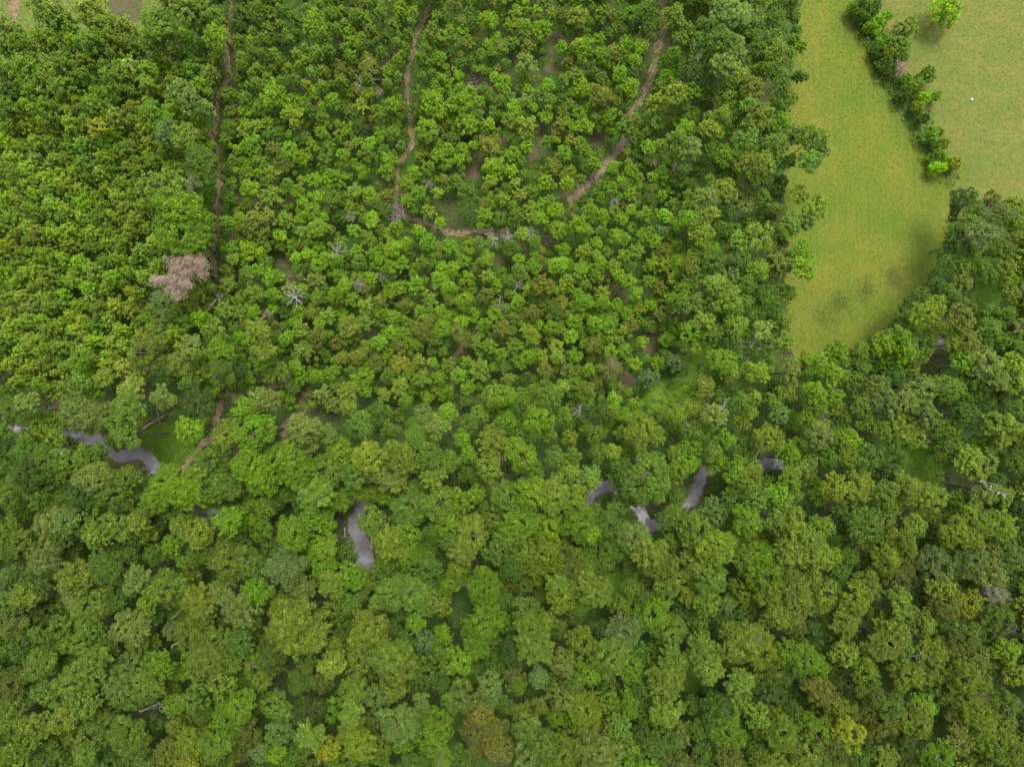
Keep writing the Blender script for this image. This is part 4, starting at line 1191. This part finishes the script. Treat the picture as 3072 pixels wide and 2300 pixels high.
log(430, 1284, 496, 1245, .16, BW_, 'fallen brown trunk across the grass above the creek clearing', .5, 4)
log(470, 1224, 478, 1262, .13, BW_, 'short brown bough leaning on the fallen trunk above the creek clearing', .7, 2)
log(1378, 1224, 1414, 1198, .11, W, 'straight pale fallen log in the shaded glade left of middle', .3, 1)
log(1033, 1582, 1036, 1612, .12, W, 'short white log on the bank left of the long narrow pond', .3, 1)
log(1042, 1628, 1054, 1618, .08, W, 'forked whitish branch on the bank beside the long narrow pond', .25, 3)
log(1412, 762, 1408, 805, .10, W, 'upright-looking pale fallen stem below the pale dirt track', .4, 1)
log(1385, 778, 1408, 770, .12, W, 'short cut log with a pale end below the pale dirt track', .3, 0)
log(510, 1920, 552, 1910, .16, BW_, 'fallen brown trunk with broken boughs left of the golden-green crown', 5.0, 5)
log(515, 1938, 545, 1918, .12, W, 'grey broken bough over the fallen brown trunk', 5.3, 3)
log(512, 1858, 552, 1818, .12, W, 'grey dead stem leaning over the small grass gap', 4.0, 2)
log(420, 2135, 480, 2105, .14, W, 'fallen grey bough with fine twigs near the lower left', 7.5, 6)
log(1228, 1905, 1260, 1880, .12, W, 'curved grey bough in a dark gap below the long pond trees', 7.0, 4)
log(1285, 1950, 1325, 1935, .12, BW_, 'tangled grey-brown boughs right of the curved bough', 7.5, 6)
log(2430, 1838, 2462, 1860, .14, BW_, 'brown leaning trunk crossing a dark gap at lower right', 6.0, 1)
log(2168, 1962, 2198, 2000, .12, W, 'straight pale leaning trunk right of the grass strip', 5.0, 0)
log(2256, 1392, 2272, 1358, .10, W, 'pale bare bough leaning over the creek right of the brown bend', 1.2, 3)
log(2160, 2200, 2166, 2240, .10, BW_, 'thin brown stem in the shade near the bottom right', 6.0, 1)
log(2088, 2068, 2124, 2063, .07, BW_, 'short orange-brown log lying on the grass strip', .3, 0)
log(560, 118, 620, 152, .12, W, 'grey fallen boughs right of the tall pines', 3.5, 6)
log(1946, 100, 1946, 138, .09, W, 'thin white fallen stem left of the pale upper track', .4, 1)
log(1912, 80, 1944, 96, .07, W, 'slender pale branch lying left of the pale upper track', .4, 1)
log(1544, 605, 1568, 588, .06, W, 'thin grey stick in the bare clearing', .5, 0)
log(1440, 1360, 1510, 1430, .10, BW_, 'brown trunk leaning in a gap above the small white dead tree', 3.0, 2)

# brush pile and chip-strewn track
bp = empty('brush_pile', at(1187, 635, 0))
tag(bp, 'heap of pinkish grey cut branches where the two tracks meet', 'brush pile')
for i in range(70):
    t = Tubes(4)
    a = rng.uniform(0, 6.28)
    c = np.array([rng.normal() * .75, rng.normal() * 1.0, abs(rng.normal()) * .3 + .15])
    L = rng.uniform(.8, 2.0)
    d = np.array([math.cos(a), math.sin(a), rng.normal() * .2]) * L * .5
    t.add(np.array([c - d, c + rng.normal(size=3) * .06, c + d]), [.05, .045, .025])
    obj('branch', t.mesh('branch', W if i % 3 else BW_), bp)
lp = empty('brush_pile', at(1427, 242, 0))
tag(lp, 'small heap of pale cut sticks on bare soil amid the bright young trees', 'brush pile')
for i in range(22):
    t = Tubes(4)
    a = rng.normal() * .6 + .7
    c = np.array([rng.normal() * .7, rng.normal() * .6, abs(rng.normal()) * .15 + .1])
    d = np.array([math.cos(a), math.sin(a), rng.normal() * .1]) * rng.uniform(.4, .8)
    t.add(np.array([c - d, c + d]), [.05, .04])
    obj('branch', t.mesh('branch', W), lp)


CHIP = surf('wood_chip', lambda n: ramp(n, noise(n, 3, 4, .6, coords(n)), [(.3, (.20, .145, .095)), (.7, (.36, .29, .21))]), .9)


def debris(pts, n, spread, label):
    t = Tubes(3)
    S = catmull(np.array([at(x, y, 0)[:2] for x, y in pts]), 10)
    for i in range(n):
        c = S[rng.integers(len(S))] + rng.normal(size=2) * spread
        a = rng.uniform(0, 6.28)
        L = rng.uniform(.12, .55)
        d = np.array([math.cos(a), math.sin(a), 0]) * L
        p = np.array([c[0], c[1], .12])
        t.add(np.array([p - d, p + d]), [.04, .03])
    tag(obj('debris', t.mesh('debris', CHIP)), label, kind='stuff')


debris(z5(1024, 0, [(1846, 900), (1795, 965), (1722, 1060), (1652, 1140), (1590, 1205), (1500, 1282)]), 340, .4, 'pale wood chips and sticks strewn along the dirt track')
debris(z5(1024, 0, [(2000, 480), (1990, 540), (1950, 620)]), 70, .35, 'pale wood chips on the upper dirt track')
debris(z5(1024, 0, [(340, 1360), (400, 1400), (560, 1452), (700, 1510), (850, 1500)]), 90, .35, 'sticks and chips along the dirt track by the brush pile')

# the small white thing in the pasture: a low round tub
tb = Tubes(14)
tb.add(np.array([[0, 0, 0], [0, 0, .32], [0, 0, .36]]), [.13, .16, .10])
TUBM = surf('white_plastic', lambda n: ramp(n, noise(n, 4, 3, .5, coords(n)), [(.3, (.72, .72, .70)), (.7, (.82, .82, .80))]), .5)
tt = empty('feed_tub', at(2913, 300, 0))
tag(tt, 'tiny white round tub standing in the open pasture', 'tub')
obj('side', tb.mesh('side', TUBM), tt)
ang = np.arange(14) / 14 * 6.283
obj('lid', mesh_from('lid', np.column_stack([.10 * np.cos(ang), .10 * np.sin(ang), np.full(14, .355)]), np.arange(14)[None], TUBM), tt)
print('trees', {k: len(v) for k, v in KIND_ORDER.items()}, 'singles', len(singles), 'rest', len(rest), 'labels', len(set(LABELS)))
